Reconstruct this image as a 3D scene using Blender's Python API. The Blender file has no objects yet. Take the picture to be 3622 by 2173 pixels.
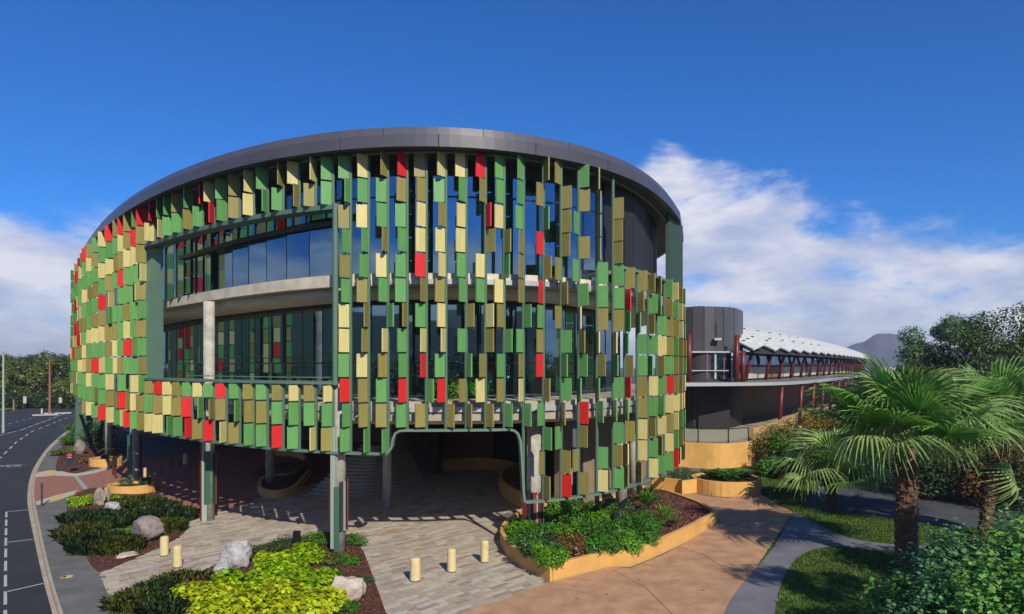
import bpy, bmesh, math, random
import numpy as np
from mathutils import Vector, Matrix
from math import radians as R
SC = bpy.context.scene
COL = SC.collection
random.seed(7)
CH = 7.3          # camera height
# ---------------------------------------------------------------- camera
cd = bpy.data.cameras.new('camera'); cam = bpy.data.objects.new('camera', cd); COL.objects.link(cam)
cam.location = (0, 0, CH); cam.rotation_euler = (R(90), 0, 0)
cd.sensor_width = 36; cd.lens = 36*2493/3622; cd.shift_y = (1293-1086.5)/3622
cd.clip_start = .1; cd.clip_end = 6000
SC.camera = cam
# ---------------------------------------------------------------- sky and sun
SUN_EL = R(36); SDX, SDY = .37, -.93           # horizontal direction towards the sun
W = bpy.data.worlds.new('World'); SC.world = W; W.use_nodes = True
nt = W.node_tree; N = nt.nodes; L = nt.links; N.clear()
def wn(t, **k):
    n = N.new(t)
    for a, b in k.items(): setattr(n, a, b)
    return n
def wm(op, a, b=None, c=None, clamp=False):
    n = wn('ShaderNodeMath', operation=op, use_clamp=clamp)
    for i, v in enumerate((a, b, c)):
        if v is None: continue
        if isinstance(v, (int, float)): n.inputs[i].default_value = v
        else: L.new(v, n.inputs[i])
    return n.outputs[0]
out = wn('ShaderNodeOutputWorld'); bg = wn('ShaderNodeBackground'); bg.inputs[1].default_value = .1
sky = wn('ShaderNodeTexSky', sky_type='NISHITA'); sky.sun_disc = False
sky.sun_elevation = SUN_EL; sky.sun_rotation = math.atan2(SDX, SDY); sky.altitude = 50
sky.air_density = 1.0; sky.dust_density = .15; sky.ozone_density = 4.0
tint = wn('ShaderNodeMix', data_type='RGBA', blend_type='MULTIPLY'); tint.inputs[0].default_value = 1
L.new(sky.outputs[0], tint.inputs[6]); tint.inputs[7].default_value = (.20, .66, 1.26, 1)
tc = wn('ShaderNodeTexCoord'); sep = wn('ShaderNodeSeparateXYZ'); L.new(tc.outputs['Generated'], sep.inputs[0])
az = wm('ARCTAN2', sep.outputs[0], sep.outputs[1])           # radians, 0 = ahead, + = right
el = wm('MULTIPLY', wm('ARCSINE', sep.outputs[2]), 57.2958)
azn = wm('ADD', wm('DIVIDE', az, 2*math.pi), .5)
ramp = wn('ShaderNodeValToRGB'); L.new(azn, ramp.inputs[0])   # height of the cloud bank, degrees / 60
cr = ramp.color_ramp
pts = [(0, .19), (.08, .14), (.16, .21), (.24, .14), (.32, .17), (.385, .165), (.405, .175), (.43, .16), (.50, .10), (.522, .18), (.533, .285), (.548, .235),
       (.567, .18), (.586, .155), (.605, .125), (.64, .15), (.84, .15), (1, .19)]
while len(cr.elements) < len(pts): cr.elements.new(.5)
for e, (p, v) in zip(cr.elements, pts): e.position = p; e.color = (v, v, v, 1)
bank = wm('MULTIPLY', ramp.outputs[0], 60)
mp = wn('ShaderNodeMapping'); mp.inputs['Scale'].default_value = (1, 1, 2.6); L.new(tc.outputs['Generated'], mp.inputs[0])
n1 = wn('ShaderNodeTexNoise'); n1.inputs['Scale'].default_value = 5.0; n1.inputs['Detail'].default_value = 12; n1.inputs['Roughness'].default_value = .62
n1.inputs['Distortion'].default_value = .25
L.new(mp.outputs[0], n1.inputs['Vector'])
n2 = wn('ShaderNodeTexNoise'); n2.inputs['Scale'].default_value = 9; n2.inputs['Detail'].default_value = 8; n2.inputs['Roughness'].default_value = .55
L.new(mp.outputs[0], n2.inputs['Vector'])
lift = wm('MULTIPLY', wm('SUBTRACT', n1.outputs[0], .5), 2.9)
mask = wm('ADD', wm('MINIMUM', wm('DIVIDE', wm('SUBTRACT', bank, el), 4.5), .50), lift)
mask = wn_ms = wm('MULTIPLY_ADD', mask, 1.15, .30, clamp=True)
ms = wn('ShaderNodeMapRange', interpolation_type='SMOOTHERSTEP'); L.new(mask, ms.inputs[0])
ms.inputs[3].default_value = 0; ms.inputs[4].default_value = .93
ccol = wn('ShaderNodeMix', data_type='RGBA'); 
cv = wn('ShaderNodeMapRange'); L.new(n2.outputs[0], cv.inputs[0]); cv.inputs[1].default_value = .36; cv.inputs[2].default_value = .62
L.new(cv.outputs[0], ccol.inputs[0]); ccol.inputs[6].default_value = (4.6, 5.3, 7.4, 1); ccol.inputs[7].default_value = (8.4, 8.3, 9.0, 1)
mx = wn('ShaderNodeMix', data_type='RGBA'); L.new(ms.outputs[0], mx.inputs[0]); L.new(tint.outputs[2], mx.inputs[6]); L.new(ccol.outputs[2], mx.inputs[7])
L.new(mx.outputs[2], bg.inputs[0]); L.new(bg.outputs[0], out.inputs[0])
sd = bpy.data.lights.new('sun', 'SUN'); sun = bpy.data.objects.new('sun', sd); COL.objects.link(sun)
sd.energy = 5.0; sd.angle = R(.6); sd.color = (1, .915, .76)
hd = Vector((SDX, SDY)).normalized()*math.cos(SUN_EL)
sun.rotation_euler = Vector((hd.x, hd.y, math.sin(SUN_EL))).to_track_quat('Z', 'Y').to_euler(); sun.location = (40, -50, 60)
SC.view_settings.view_transform = 'Standard'; SC.view_settings.look = 'None'
SC.view_settings.exposure = 0; SC.view_settings.gamma = 1; SC.view_settings.use_curve_mapping = False
SC.render.engine = 'CYCLES'
SC.cycles.max_bounces = 9; SC.cycles.diffuse_bounces = 8; SC.cycles.glossy_bounces = 3; SC.cycles.transparent_max_bounces = 6
SC.cycles.use_denoising = True
# ---------------------------------------------------------------- where a sight line meets the place
F = 2493/1.464; U0 = 1237.0; HV = 1293/1.464
def g(u, v, z=0.0):
    Y = F*(CH-z)/(v-HV); return ((u-U0)/F*Y, Y)
def g3(u, v, z=0.0):
    x, y = g(u, v, z); return (x, y, z)
def uy(u, Y): return ((u-U0)/F*Y, Y)
# ---------------------------------------------------------------- materials
MC = {}
def mat(name, col, rough=.6, var=0, scale=3, bump=0, bscale=30, metal=0, spec=.5, col2=None, island=0, trans=0, coords='Object', detail=6, objrand=0):
    if name in MC: return MC[name]
    m = bpy.data.materials.new(name); m.use_nodes = True; t = m.node_tree; n = t.nodes; l = t.links
    b = n['Principled BSDF']; b.inputs['Roughness'].default_value = rough; b.inputs['Metallic'].default_value = metal
    b.inputs['Specular IOR Level'].default_value = spec
    c = (*col, 1); b.inputs['Base Color'].default_value = c
    co = n.new('ShaderNodeTexCoord')
    cur = None
    if var or col2:
        ns = n.new('ShaderNodeTexNoise'); ns.inputs['Scale'].default_value = scale; ns.inputs['Detail'].default_value = detail
        ns.inputs['Roughness'].default_value = .65; l.new(co.outputs[coords], ns.inputs['Vector'])
        mr = n.new('ShaderNodeMapRange'); mr.inputs[1].default_value = .32; mr.inputs[2].default_value = .68; l.new(ns.outputs[0], mr.inputs[0])
        mi = n.new('ShaderNodeMix'); mi.data_type = 'RGBA'; l.new(mr.outputs[0], mi.inputs[0])
        if col2: mi.inputs[6].default_value = c; mi.inputs[7].default_value = (*col2, 1)
        else:
            mi.inputs[6].default_value = (*[x*(1-var) for x in col], 1); mi.inputs[7].default_value = (*[x*(1+var) for x in col], 1)
        cur = mi.outputs[2]
    if island:
        ge = n.new('ShaderNodeNewGeometry'); h = n.new('ShaderNodeHueSaturation')
        a = n.new('ShaderNodeMapRange'); a.inputs[3].default_value = 1-island; a.inputs[4].default_value = 1+island
        l.new(ge.outputs['Random Per Island'], a.inputs[0]); l.new(a.outputs[0], h.inputs['Value'])
        a2 = n.new('ShaderNodeMapRange'); a2.inputs[3].default_value = .5-.05*island; a2.inputs[4].default_value = .5+.05*island
        mu = n.new('ShaderNodeMath'); mu.operation = 'FRACT'; mm = n.new('ShaderNodeMath'); mm.operation = 'MULTIPLY'; mm.inputs[1].default_value = 7.31
        l.new(ge.outputs['Random Per Island'], mm.inputs[0]); l.new(mm.outputs[0], mu.inputs[0]); l.new(mu.outputs[0], a2.inputs[0])
        l.new(a2.outputs[0], h.inputs['Hue'])
        if cur: l.new(cur, h.inputs['Color'])
        else: h.inputs['Color'].default_value = c
        cur = h.outputs[0]
    if objrand:
        oi = n.new('ShaderNodeObjectInfo'); h2 = n.new('ShaderNodeHueSaturation'); a3 = n.new('ShaderNodeMapRange'); a3.inputs[3].default_value = 1-objrand; a3.inputs[4].default_value = 1+objrand
        l.new(oi.outputs['Random'], a3.inputs[0]); l.new(a3.outputs[0], h2.inputs['Value'])
        if cur: l.new(cur, h2.inputs['Color'])
        else: h2.inputs['Color'].default_value = c
        # faint rain streaks, different on each piece
        mpg = n.new('ShaderNodeMapping'); mpg.inputs['Scale'].default_value = (14, 14, 1.2); vm = n.new('ShaderNodeVectorMath'); vm.operation = 'ADD'
        l.new(co.outputs[coords], mpg.inputs[0]); l.new(mpg.outputs[0], vm.inputs[0]); sc_ = n.new('ShaderNodeMath'); sc_.operation = 'MULTIPLY'; sc_.inputs[1].default_value = 40
        l.new(oi.outputs['Random'], sc_.inputs[0]); l.new(sc_.outputs[0], vm.inputs[1]); n5 = n.new('ShaderNodeTexNoise'); n5.inputs['Scale'].default_value = 1; n5.inputs['Detail'].default_value = 3; l.new(vm.outputs[0], n5.inputs['Vector'])
        a4 = n.new('ShaderNodeMapRange'); a4.inputs[1].default_value = .3; a4.inputs[2].default_value = .7; a4.inputs[3].default_value = .86; a4.inputs[4].default_value = 1.05; l.new(n5.outputs[0], a4.inputs[0])
        h3 = n.new('ShaderNodeHueSaturation'); l.new(h2.outputs[0], h3.inputs['Color']); l.new(a4.outputs[0], h3.inputs['Value']); cur = h3.outputs[0]
    if cur: l.new(cur, b.inputs['Base Color'])
    if bump:
        nb = n.new('ShaderNodeTexNoise'); nb.inputs['Scale'].default_value = bscale; nb.inputs['Detail'].default_value = 5; l.new(co.outputs[coords], nb.inputs['Vector'])
        bp = n.new('ShaderNodeBump'); bp.inputs['Strength'].default_value = bump; bp.inputs['Distance'].default_value = .03
        l.new(nb.outputs[0], bp.inputs['Height']); l.new(bp.outputs[0], b.inputs['Normal'])
    if trans:
        tr = n.new('ShaderNodeBsdfTranslucent'); ms_ = n.new('ShaderNodeMixShader'); ms_.inputs[0].default_value = trans
        if cur: l.new(cur, tr.inputs[0])
        else: tr.inputs[0].default_value = c
        l.new(b.outputs[0], ms_.inputs[1]); l.new(tr.outputs[0], ms_.inputs[2]); l.new(ms_.outputs[0], n['Material Output'].inputs[0])
    MC[name] = m; return m
def leafmat(name, col, isl=.45, tr=.3, rough=.45): return mat(name, col, rough=rough, island=isl, trans=tr, spec=.35)
# ---------------------------------------------------------------- mesh helpers
def tag(o, label=None, cat=None, group=None, kind=None):
    if label: o['label'] = label
    if cat: o['category'] = cat
    if group: o['group'] = group
    if kind: o['kind'] = kind
    return o
def empty(name, loc=(0, 0, 0), label=None, cat=None, group=None):
    o = bpy.data.objects.new(name, None); COL.objects.link(o); o.location = loc; return tag(o, label, cat, group)
def link(name, me, m=None, parent=None, smooth=False, loc=None, rz=0):
    o = bpy.data.objects.new(name, me); COL.objects.link(o)
    if m and not me.materials: me.materials.append(m)
    if smooth: me.polygons.foreach_set('use_smooth', [True]*len(me.polygons))
    if loc is not None: o.location = loc
    if rz: o.rotation_euler = (0, 0, rz)
    if parent:
        o.parent = parent
        if loc is None: o.matrix_parent_inverse = Matrix.Translation(-Vector(parent.location))
    return o
def wparent(o, parent):
    """parent keeping the world place (parents are never rotated before this)"""
    o.parent = parent; o.matrix_parent_inverse = Matrix.Translation(-Vector(parent.location)); return o
class MB:
    def __init__(s): s.v = []; s.f = []
    def face(s, pts):
        i = len(s.v); s.v += [tuple(p) for p in pts]; s.f.append(tuple(range(i, i+len(pts)))); return s
    def prism(s, poly, z0, z1):
        n = len(poly); i = len(s.v)
        a = sum(poly[k][0]*poly[(k+1) % n][1]-poly[(k+1) % n][0]*poly[k][1] for k in range(n))
        if a < 0: poly = poly[::-1]
        s.v += [(p[0], p[1], z0) for p in poly]+[(p[0], p[1], z1) for p in poly]
        s.f.append(tuple(i+k for k in range(n))[::-1]); s.f.append(tuple(i+n+k for k in range(n)))
        for k in range(n): s.f.append((i+k, i+(k+1) % n, i+n+(k+1) % n, i+n+k))
        return s
    def box(s, c, d, rz=0, tilt=None):
        cx, cy, cz = c; hx, hy, hz = d[0]/2, d[1]/2, d[2]/2
        M = Matrix.Rotation(rz, 3, 'Z')
        if tilt is not None: M = M @ tilt
        i = len(s.v)
        for z in (-hz, hz):
            for x, y in ((-hx, -hy), (hx, -hy), (hx, hy), (-hx, hy)):
                p = M @ Vector((x, y, z)); s.v.append((cx+p.x, cy+p.y, cz+p.z))
        s.f += [tuple(i+k for k in q) for q in ((3, 2, 1, 0), (4, 5, 6, 7), (0, 1, 5, 4), (1, 2, 6, 5), (2, 3, 7, 6), (3, 0, 4, 7))]
        return s
    def tube(s, path, r, n=8, cap=True):
        path = [Vector(p) for p in path]; rs = r if isinstance(r, (list, tuple)) else [r]*len(path)
        i0 = len(s.v)
        for k, p in enumerate(path):
            t = (path[min(k+1, len(path)-1)]-path[max(k-1, 0)]).normalized()
            a = Vector((0, 0, 1)) if abs(t.z) < .9 else Vector((1, 0, 0))
            x = t.cross(a).normalized(); y = t.cross(x)
            for j in range(n):
                q = p+(x*math.cos(2*math.pi*j/n)+y*math.sin(2*math.pi*j/n))*rs[k]; s.v.append(tuple(q))
        for k in range(len(path)-1):
            for j in range(n):
                a = i0+k*n+j; b = i0+k*n+(j+1) % n; s.f.append((b, a, a+n, b+n))
        if cap:
            s.f.append(tuple(i0+j for j in range(n))); s.f.append(tuple(i0+(len(path)-1)*n+j for j in range(n))[::-1])
        return s
    def cyl(s, x, y, z0, z1, r, n=16, r1=None):
        return s.tube([(x, y, z0), (x, y, z1)], [r, r if r1 is None else r1], n)
    def mesh(s, name='m'):
        me = bpy.data.meshes.new(name); me.from_pydata(s.v, [], s.f); me.update(); return me
    def build(s, name, m, parent=None, smooth=False):
        return link(name, s.mesh(name), m, parent, smooth)
def fixn(o):
    bm = bmesh.new(); bm.from_mesh(o.data); bmesh.ops.recalc_face_normals(bm, faces=bm.faces); bm.to_mesh(o.data); bm.free(); return o
def bevel(o, w=.02, seg=2):
    md = o.modifiers.new('b', 'BEVEL'); md.width = w; md.segments = seg; md.limit_method = 'ANGLE'; return o
def sheet(name, poly, z, m, kind='structure', parent=None):
    n = len(poly); a = sum(poly[k][0]*poly[(k+1) % n][1]-poly[(k+1) % n][0]*poly[k][1] for k in range(n))
    if a < 0: poly = poly[::-1]
    b = MB(); b.face([(p[0], p[1], z) for p in poly]); o = b.build(name, m, parent)
    if kind: o['kind'] = kind
    return o
def smooth_poly(pts, closed=True, k=4):
    out = []; n = len(pts)
    rng = range(n if closed else n-1)
    for i in rng:
        if closed: p0, p1, p2, p3 = pts[i-1], pts[i], pts[(i+1) % n], pts[(i+2) % n]
        else: p0, p1, p2, p3 = pts[max(i-1, 0)], pts[i], pts[i+1], pts[min(i+2, n-1)]
        for j in range(k):
            t = j/k
            out.append(tuple(.5*(2*p1[d]+(p2[d]-p0[d])*t+(2*p0[d]-5*p1[d]+4*p2[d]-p3[d])*t*t+(3*p1[d]-p0[d]-3*p2[d]+p3[d])*t**3) for d in range(len(p1))))
    if not closed: out.append(tuple(pts[-1]))
    return out
def normals2(path):
    o = []
    for i, p in enumerate(path):
        a = path[max(i-1, 0)]; b = path[min(i+1, len(path)-1)]
        d = Vector((b[0]-a[0], b[1]-a[1])); d = d.normalized() if d.length > 1e-9 else Vector((1, 0)); o.append(Vector((-d.y, d.x)))
    return o
def offs(path, d):
    ns = normals2(path); ds = d if isinstance(d, (list, tuple)) else [d]*len(path)
    return [(p[0]+n.x*k, p[1]+n.y*k) for p, n, k in zip(path, ns, ds)]
def inside(p, poly):
    x, y = p; c = False; n = len(poly)
    for i in range(n):
        x1, y1 = poly[i][:2]; x2, y2 = poly[(i+1) % n][:2]
        if (y1 > y) != (y2 > y) and x < (x2-x1)*(y-y1)/(y2-y1)+x1: c = not c
    return c
def fastmesh(name, V, nper, m, parent=None):
    """V: (n, nper, 3) array of separate polygons"""
    n = len(V); me = bpy.data.meshes.new(name)
    me.vertices.add(n*nper); me.vertices.foreach_set('co', V.reshape(-1).astype(np.float32))
    me.loops.add(n*nper); me.loops.foreach_set('vertex_index', np.arange(n*nper, dtype=np.int32))
    me.polygons.add(n); me.polygons.foreach_set('loop_start', np.arange(0, n*nper, nper, dtype=np.int32))
    me.polygons.foreach_set('loop_total', np.full(n, nper, dtype=np.int32))
    me.update(calc_edges=True); me.validate()
    return link(name, me, m, parent)
def leaves(name, C, size, m, parent=None, seed=1, aspect=.5, up=.4, fold=.2, outdir=None):
    """rhombic leaves at the points C (n,3); up: how far they lie flat"""
    rg = np.random.default_rng(seed); C = np.asarray(C, float); n = len(C)
    nor = rg.normal(size=(n, 3)); nor /= np.linalg.norm(nor, axis=1)[:, None]; nor[:, 2] = np.abs(nor[:, 2])+up
    if outdir is not None: nor += outdir*.7
    nor /= np.linalg.norm(nor, axis=1)[:, None]
    t = rg.normal(size=(n, 3)); t -= (t*nor).sum(1)[:, None]*nor; t /= np.linalg.norm(t, axis=1)[:, None]
    b = np.cross(nor, t); s = size*rg.uniform(.6, 1.35, n)[:, None]
    V = np.stack([C-t*s*.5, C+b*s*aspect*.5+nor*s*fold*.3, C+t*s*.5, C-b*s*aspect*.5+nor*s*fold*.3], 1)
    return fastmesh(name, V, 4, m, parent)
def blades(name, base, h, w, m, parent=None, seed=1, lean=.4):
    """narrow upright grass-like blades rooted at base (n,3)"""
    rg = np.random.default_rng(seed); B = np.asarray(base, float); n = len(B)
    a = rg.uniform(0, 2*np.pi, n); d = np.stack([np.cos(a), np.sin(a), np.zeros(n)], 1); s = np.stack([-np.sin(a), np.cos(a), np.zeros(n)], 1)
    H = (h*rg.uniform(.55, 1.3, n))[:, None]; ln = (lean*rg.uniform(.1, 1.3, n))[:, None]; Wd = (w*rg.uniform(.7, 1.3, n))[:, None]
    up = np.array([0, 0, 1.]); mid = B+up*H*.6+d*H*ln*.35; tip = B+up*H*(1-.25*ln)+d*H*ln
    V = np.stack([B-s*Wd*.5, B+s*Wd*.5, mid+s*Wd*.42, tip, mid-s*Wd*.42], 1)
    return fastmesh(name, V, 5, m, parent)
def ballpts(c, r, n, rg, shell=.55):
    d = rg.normal(size=(n, 3)); d /= np.linalg.norm(d, axis=1)[:, None]
    rr = (shell+(1-shell)*rg.uniform(0, 1, n)**.6)[:, None]*rg.uniform(.85, 1.12, n)[:, None]
    r = np.array(r if isinstance(r, (tuple, list)) else (r, r, r))
    return np.array(c)+d*rr*r, d
# ================================================================ ROUND BUILDING
T = [(262,38.2),(275,42),(305,46.9),(342,51.6),(399,57.4),(469,62.3),(530,66),(660,72.3),(785,77.2),(970,82.8),(1155,86.4),(1300,87.8),(1425,88.3),(1640,88.1),(1780,87.3),(1925,85.7),(2080,82.3),(2188,78.3),(2270,73.8),(2324,69.9),(2360,66.6),(2395,62),(2412,57.5)]
def _pt(x, p): Z = 2493*.95/p; return ((x-1811)/2493*Z, Z)
FR = smooth_poly([_pt(*t) for t in T], closed=False, k=6)     # line of the screen posts, left to right
FU = [1811+2493*p[0]/p[1] for p in FR]
def fp(x):                                                     # point of the front where sight line x meets it
    for i in range(len(FU)-1):
        if FU[i] <= x <= FU[i+1]:
            t = (x-FU[i])/(FU[i+1]-FU[i]+1e-9); return (FR[i][0]*(1-t)+FR[i+1][0]*t, FR[i][1]*(1-t)+FR[i+1][1]*t)
    return FR[0] if x < FU[0] else FR[-1]
def zk(k): return 7.3+.95*(8.5-k)
def seg(x0, x1, n=24): return [fp(x0+(x1-x0)*i/n) for i in range(n+1)]
BACK = [(10.6, 45), (10.5, 52), (7, 62), (-2, 72), (-14, 80), (-28, 84), (-38, 80), (-41, 72)]
m_dkmetal = mat('dark roof metal', (.105, .1, .112), .38, var=.12, scale=.6, metal=.35)
m_dkmetal2 = mat('upper roof metal', (.13, .125, .14), .33, var=.1, scale=.6, metal=.4)
m_soffit = mat('soffit', (.05, .05, .038), .6)
m_conc = mat('concrete', (.36, .32, .25), .85, var=.22, scale=1.6, bump=.3, bscale=12)
m_concd = mat('column concrete', (.38, .36, .31), .85, var=.28, scale=2.2, bump=.3, bscale=14)
m_rim = mat('painted green trim', (.12, .195, .15), .5, var=.1, scale=2)
m_post = mat('green post paint', (.07, .145, .095), .45)
m_frame = mat('green frame paint', (.095, .17, .125), .5, var=.06, scale=1.2)
m_glass = mat('tinted glass', (.006, .014, .014), .015, spec=1.0)
m_glass.node_tree.nodes['Principled BSDF'].inputs['IOR'].default_value = 2.35
m_glass.node_tree.nodes['Principled BSDF'].inputs['Specular Tint'].default_value = (.5, .78, 1, 1)
m_mull = mat('window frame metal', (.012, .014, .015), .4)
m_chan = mat('grey metal channel', (.42, .44, .46), .4, metal=.2)
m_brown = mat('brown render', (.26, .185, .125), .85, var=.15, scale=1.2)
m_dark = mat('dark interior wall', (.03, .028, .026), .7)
m_dkclad = mat('charcoal cladding', (.016, .016, .020), .65, var=.1, scale=1)
FCOL = {'G': mat('fin green', (.12, .33, .095), .42, objrand=.07), 'O': mat('fin olive', (.265, .23, .065), .42, objrand=.09),
        'C': mat('fin cream', (.62, .54, .22), .42, objrand=.07), 'R': mat('fin red', (.66, .024, .026), .38, objrand=.06)}
BLD = empty('round_building', (-8, 40, 0), 'large round building wrapped in green, olive, cream and red fins under a dark roof', 'building')
# ---- roof rim
FA = [(180,655),(183,640),(190,612),(202,585),(215,562),(235,536),(260,510),(292,483),(330,456),(378,429),(430,406),(490,382),(560,360),(630,343),(700,329),(775,318),(850,310),(910,306),(970,304),(1035,303.5),(1100,305),(1165,309),(1230,316),(1290,325),(1350,336),(1400,347),(1450,361),(1492,375),(1530,391),(1562,410),(1590,431),(1613,453),(1632,477),(1643,500)]
fa = []
for u, v in FA:
    Y = F*8.8/(HV-v); fa.append(((u-U0)/F*Y, Y))
for _ in range(3): fa = [fa[0]]+[tuple((fa[i-1][d]+2*fa[i][d]+fa[i+1][d])/4 for d in (0, 1)) for i in range(1, len(fa)-1)]+[fa[-1]]
fa = smooth_poly(fa, closed=False, k=4)
fac = fa+[(11.2, 46), (11, 53), (7.5, 64), (-2, 74), (-14, 82), (-28, 88), (-40, 86), (-44, 78)]
def resample(path, step):
    d = [0]
    for a, b in zip(path, path[1:]): d.append(d[-1]+math.hypot(b[0]-a[0], b[1]-a[1]))
    n = max(1, round(d[-1]/step)); out = []
    for i in range(n+1):
        s = d[-1]*i/n
        for k in range(len(path)-1):
            if d[k+1] >= s-1e-9:
                t = (s-d[k])/max(d[k+1]-d[k], 1e-9); out.append(tuple(path[k][j]*(1-t)+path[k+1][j]*t for j in range(len(path[0])))); break
    return out
def wall_strip(path, th, z0, z1, nrm=1, tilt=0):
    """solid band of thickness th behind the outer line (to its left when nrm=1)"""
    b = MB(); ins = offs(path, th*nrm); n = len(path); top = offs(path, tilt*nrm); topi = offs(path, (tilt+th)*nrm)
    for i in range(n-1):
        a, c, d, e = path[i], path[i+1], ins[i+1], ins[i]; A, C, D, E_ = top[i], top[i+1], topi[i+1], topi[i]
        b.face([(*a, z0), (*c, z0), (*C, z1), (*A, z1)]); b.face([(*d, z0), (*e, z0), (*E_, z1), (*D, z1)])
        b.face([(*A, z1), (*C, z1), (*D, z1), (*E_, z1)]); b.face([(*a, z0), (*e, z0), (*d, z0), (*c, z0)])
    for p, q, P, Q in ((path[0], ins[0], top[0], topi[0]), (path[-1], ins[-1], top[-1], topi[-1])): b.face([(*p, z0), (*q, z0), (*Q, z1), (*P, z1)])
    return b
pieces = resample(fac, .42)
k = 9; 
for i in range(0, len(pieces)-1, k):
    s = pieces[i:i+k+1]
    if len(s) < 2: continue
    s[0] = tuple(s[0][d]+(s[1][d]-s[0][d])*.07 for d in (0, 1))
    fixn(wall_strip(s, .3, 15.36, 15.80).build('fascia_panel', m_dkmetal, BLD))
for i in range(4, len(pieces)-1, k):
    s = pieces[i:i+k+1]
    if len(s) < 2: continue
    s = offs(s, .10)
    s[0] = tuple(s[0][d]+(s[1][d]-s[0][d])*.07 for d in (0, 1))
    fixn(wall_strip(s, .3, 15.835, 16.14, tilt=.10).build('roof_edge_panel', m_dkmetal2, BLD))
pin = offs(resample(fac, 1.2), .16)
o = MB().prism(pin, 15.39, 15.62).build('roof_soffit', m_soffit, BLD); fixn(o)
pin2 = offs(resample(fac, 1.2), .34)
o = MB().prism(pin2, 15.64, 16.06).build('roof', m_dkmetal, BLD); fixn(o)
# thin light line of the soffit channel
sl = offs(resample(fa, .6), .75)
fixn(wall_strip(sl, .05, 15.34, 15.385).build('soffit_channel', m_chan, BLD))
# ---- floors
def dset(x): return .4 if x > 1180 else .4+(1180-x)/625*.9 if x > 555 else 1.3
def inner(extra, x0=262, x1=2412, step=18):
    xs = list(np.arange(x0, x1, step))+[x1]; P = [fp(x) for x in xs]
    return offs(P, [dset(x)+extra for x in xs])
sl1 = inner(0)+[(10.0, 45), (9.8, 52), (6.5, 61), (-2, 71), (-14, 78.5), (-28, 82), (-37, 78), (-40, 71)]
# upper floor slab stops at the terrace ledge on the right, so it is one full plate
for z0, z1, nm in ((10.38, 10.87, 'floor_slab'), (5.13, 5.90, 'floor_slab')):
    fixn(MB().prism(sl1, z0, z1).build(nm, m_conc, BLD))
fixn(MB().prism(offs(sl1, .9), 4.95, 5.12).build('undercroft_ceiling', mat('pale ceiling', (.80, .72, .60), .8), BLD))
fixn(MB().prism(offs(sl1, .5), 10.1, 10.37).build('balcony_ceiling', mat('pale balcony ceiling', (.60, .54, .43), .8, var=.12, scale=1), BLD))
m_edge = mat('pale slab edge', (.60, .53, .41), .85, var=.2, scale=1.4, bump=.2, bscale=12)
fixn(wall_strip(offs(inner(0, 500, 2230), -.012), .008, 10.40, 10.86).build('slab_edge', m_edge, BLD))
# grey channels and beam fronts clipped to the slab edges, bay by bay
POSTS = [266,276,289,303,318,334,355,379,406,434,453,474,499,520,549,580,612,644,681,719,759,802,849,899,947,1002,1059,1117,1178,1240,1304,1372,1440,1508,1577,1649,1717,1783,1851,1922,1984,2046,2111,2168,2209,2253,2292,2323,2349,2372,2390,2403]
for a, c in zip(POSTS, POSTS[1:]):
    if a < 640 or c > 2330: continue
    xs = [a+(c-a)*t for t in (.07, .5, .93)]
    P = offs([fp(x) for x in xs], [dset(x)-.13 for x in xs])
    if a > 1190: fixn(wall_strip(P, .11, 10.43, 10.63).build('edge_box', m_chan, BLD))
    fixn(wall_strip(P, .11, 5.50, 5.70).build('edge_box', m_chan, BLD))
    fixn(wall_strip(offs(P, .04), .09, 5.16, 5.42).build('edge_panel', m_conc, BLD))
# ---- glass walls
def glazing(path, rows, w, nm='window_pane'):
    P = resample(path, w)
    for a, c in zip(P, P[1:]):
        d = Vector((c[0]-a[0], c[1]-a[1])); Ln = d.length; d.normalize(); rz = math.atan2(d.y, d.x); mid = ((a[0]+c[0])/2, (a[1]+c[1])/2)
        for z0, z1 in rows:
            wob = random.uniform(-.0035, .0035)
            b = MB().box((mid[0], mid[1], (z0+z1)/2), (Ln-.05, .03, z1-z0-.05), rz+wob)
            b.build(nm, m_glass, BLD)
    b = MB()
    for p in P: b.box((p[0], p[1]+.03, (rows[0][0]+rows[-1][1])/2), (.07, .10, rows[-1][1]-rows[0][0]), rz)
    b.build('mullion', m_mull, BLD)
    for z in sorted({z for r in rows for z in r}):
        fixn(wall_strip(offs(P, -.03), .09, z-.035, z+.035).build('transom', m_mull, BLD))
up = inner(.55, 262, 2200); glazing(up, [(10.9, 13.95), (13.95, 14.8)], 1.55)
lo = inner(2.9, 262, 2400); glazing(lo, [(5.93, 7.4), (7.4, 9.95)], 1.6)
fixn(wall_strip(offs(up, .0), .2, 14.84, 15.38).build('bulkhead', m_dark, BLD))
fixn(wall_strip(offs(lo, -.05), .3, 9.99, 10.09).build('bulkhead', m_dark, BLD))
# terrace at the upper right: dark clad wall behind an open ledge
e0 = up[-1]; tw = [e0, uy(1528, 33.2), uy(1550, 35.2), uy(1572, 38.2), uy(1585, 41.0), (8.6, 50)]
tws = resample(tw, .9)
for a, c in zip(tws, tws[1:]):
    d = Vector((c[0]-a[0], c[1]-a[1])); Ln = d.length; rz = math.atan2(d.y, d.x)
    MB().box(((a[0]+c[0])/2, (a[1]+c[1])/2, 13.12), (Ln-.06, .12, 4.5), rz).build('cladding_panel', m_dkclad, BLD)
ledge = seg(2196, 2412, 20)
fixn(wall_strip(offs(ledge, -.12), .3, 11.45, 11.58).build('terrace_ledge', m_rim, BLD))
fixn(MB().prism(offs(ledge, .1)+[(8.4, 46), tw[3], tw[2], tw[1], tw[0]], 11.3, 11.44).build('terrace_floor', m_conc, BLD))
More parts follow.
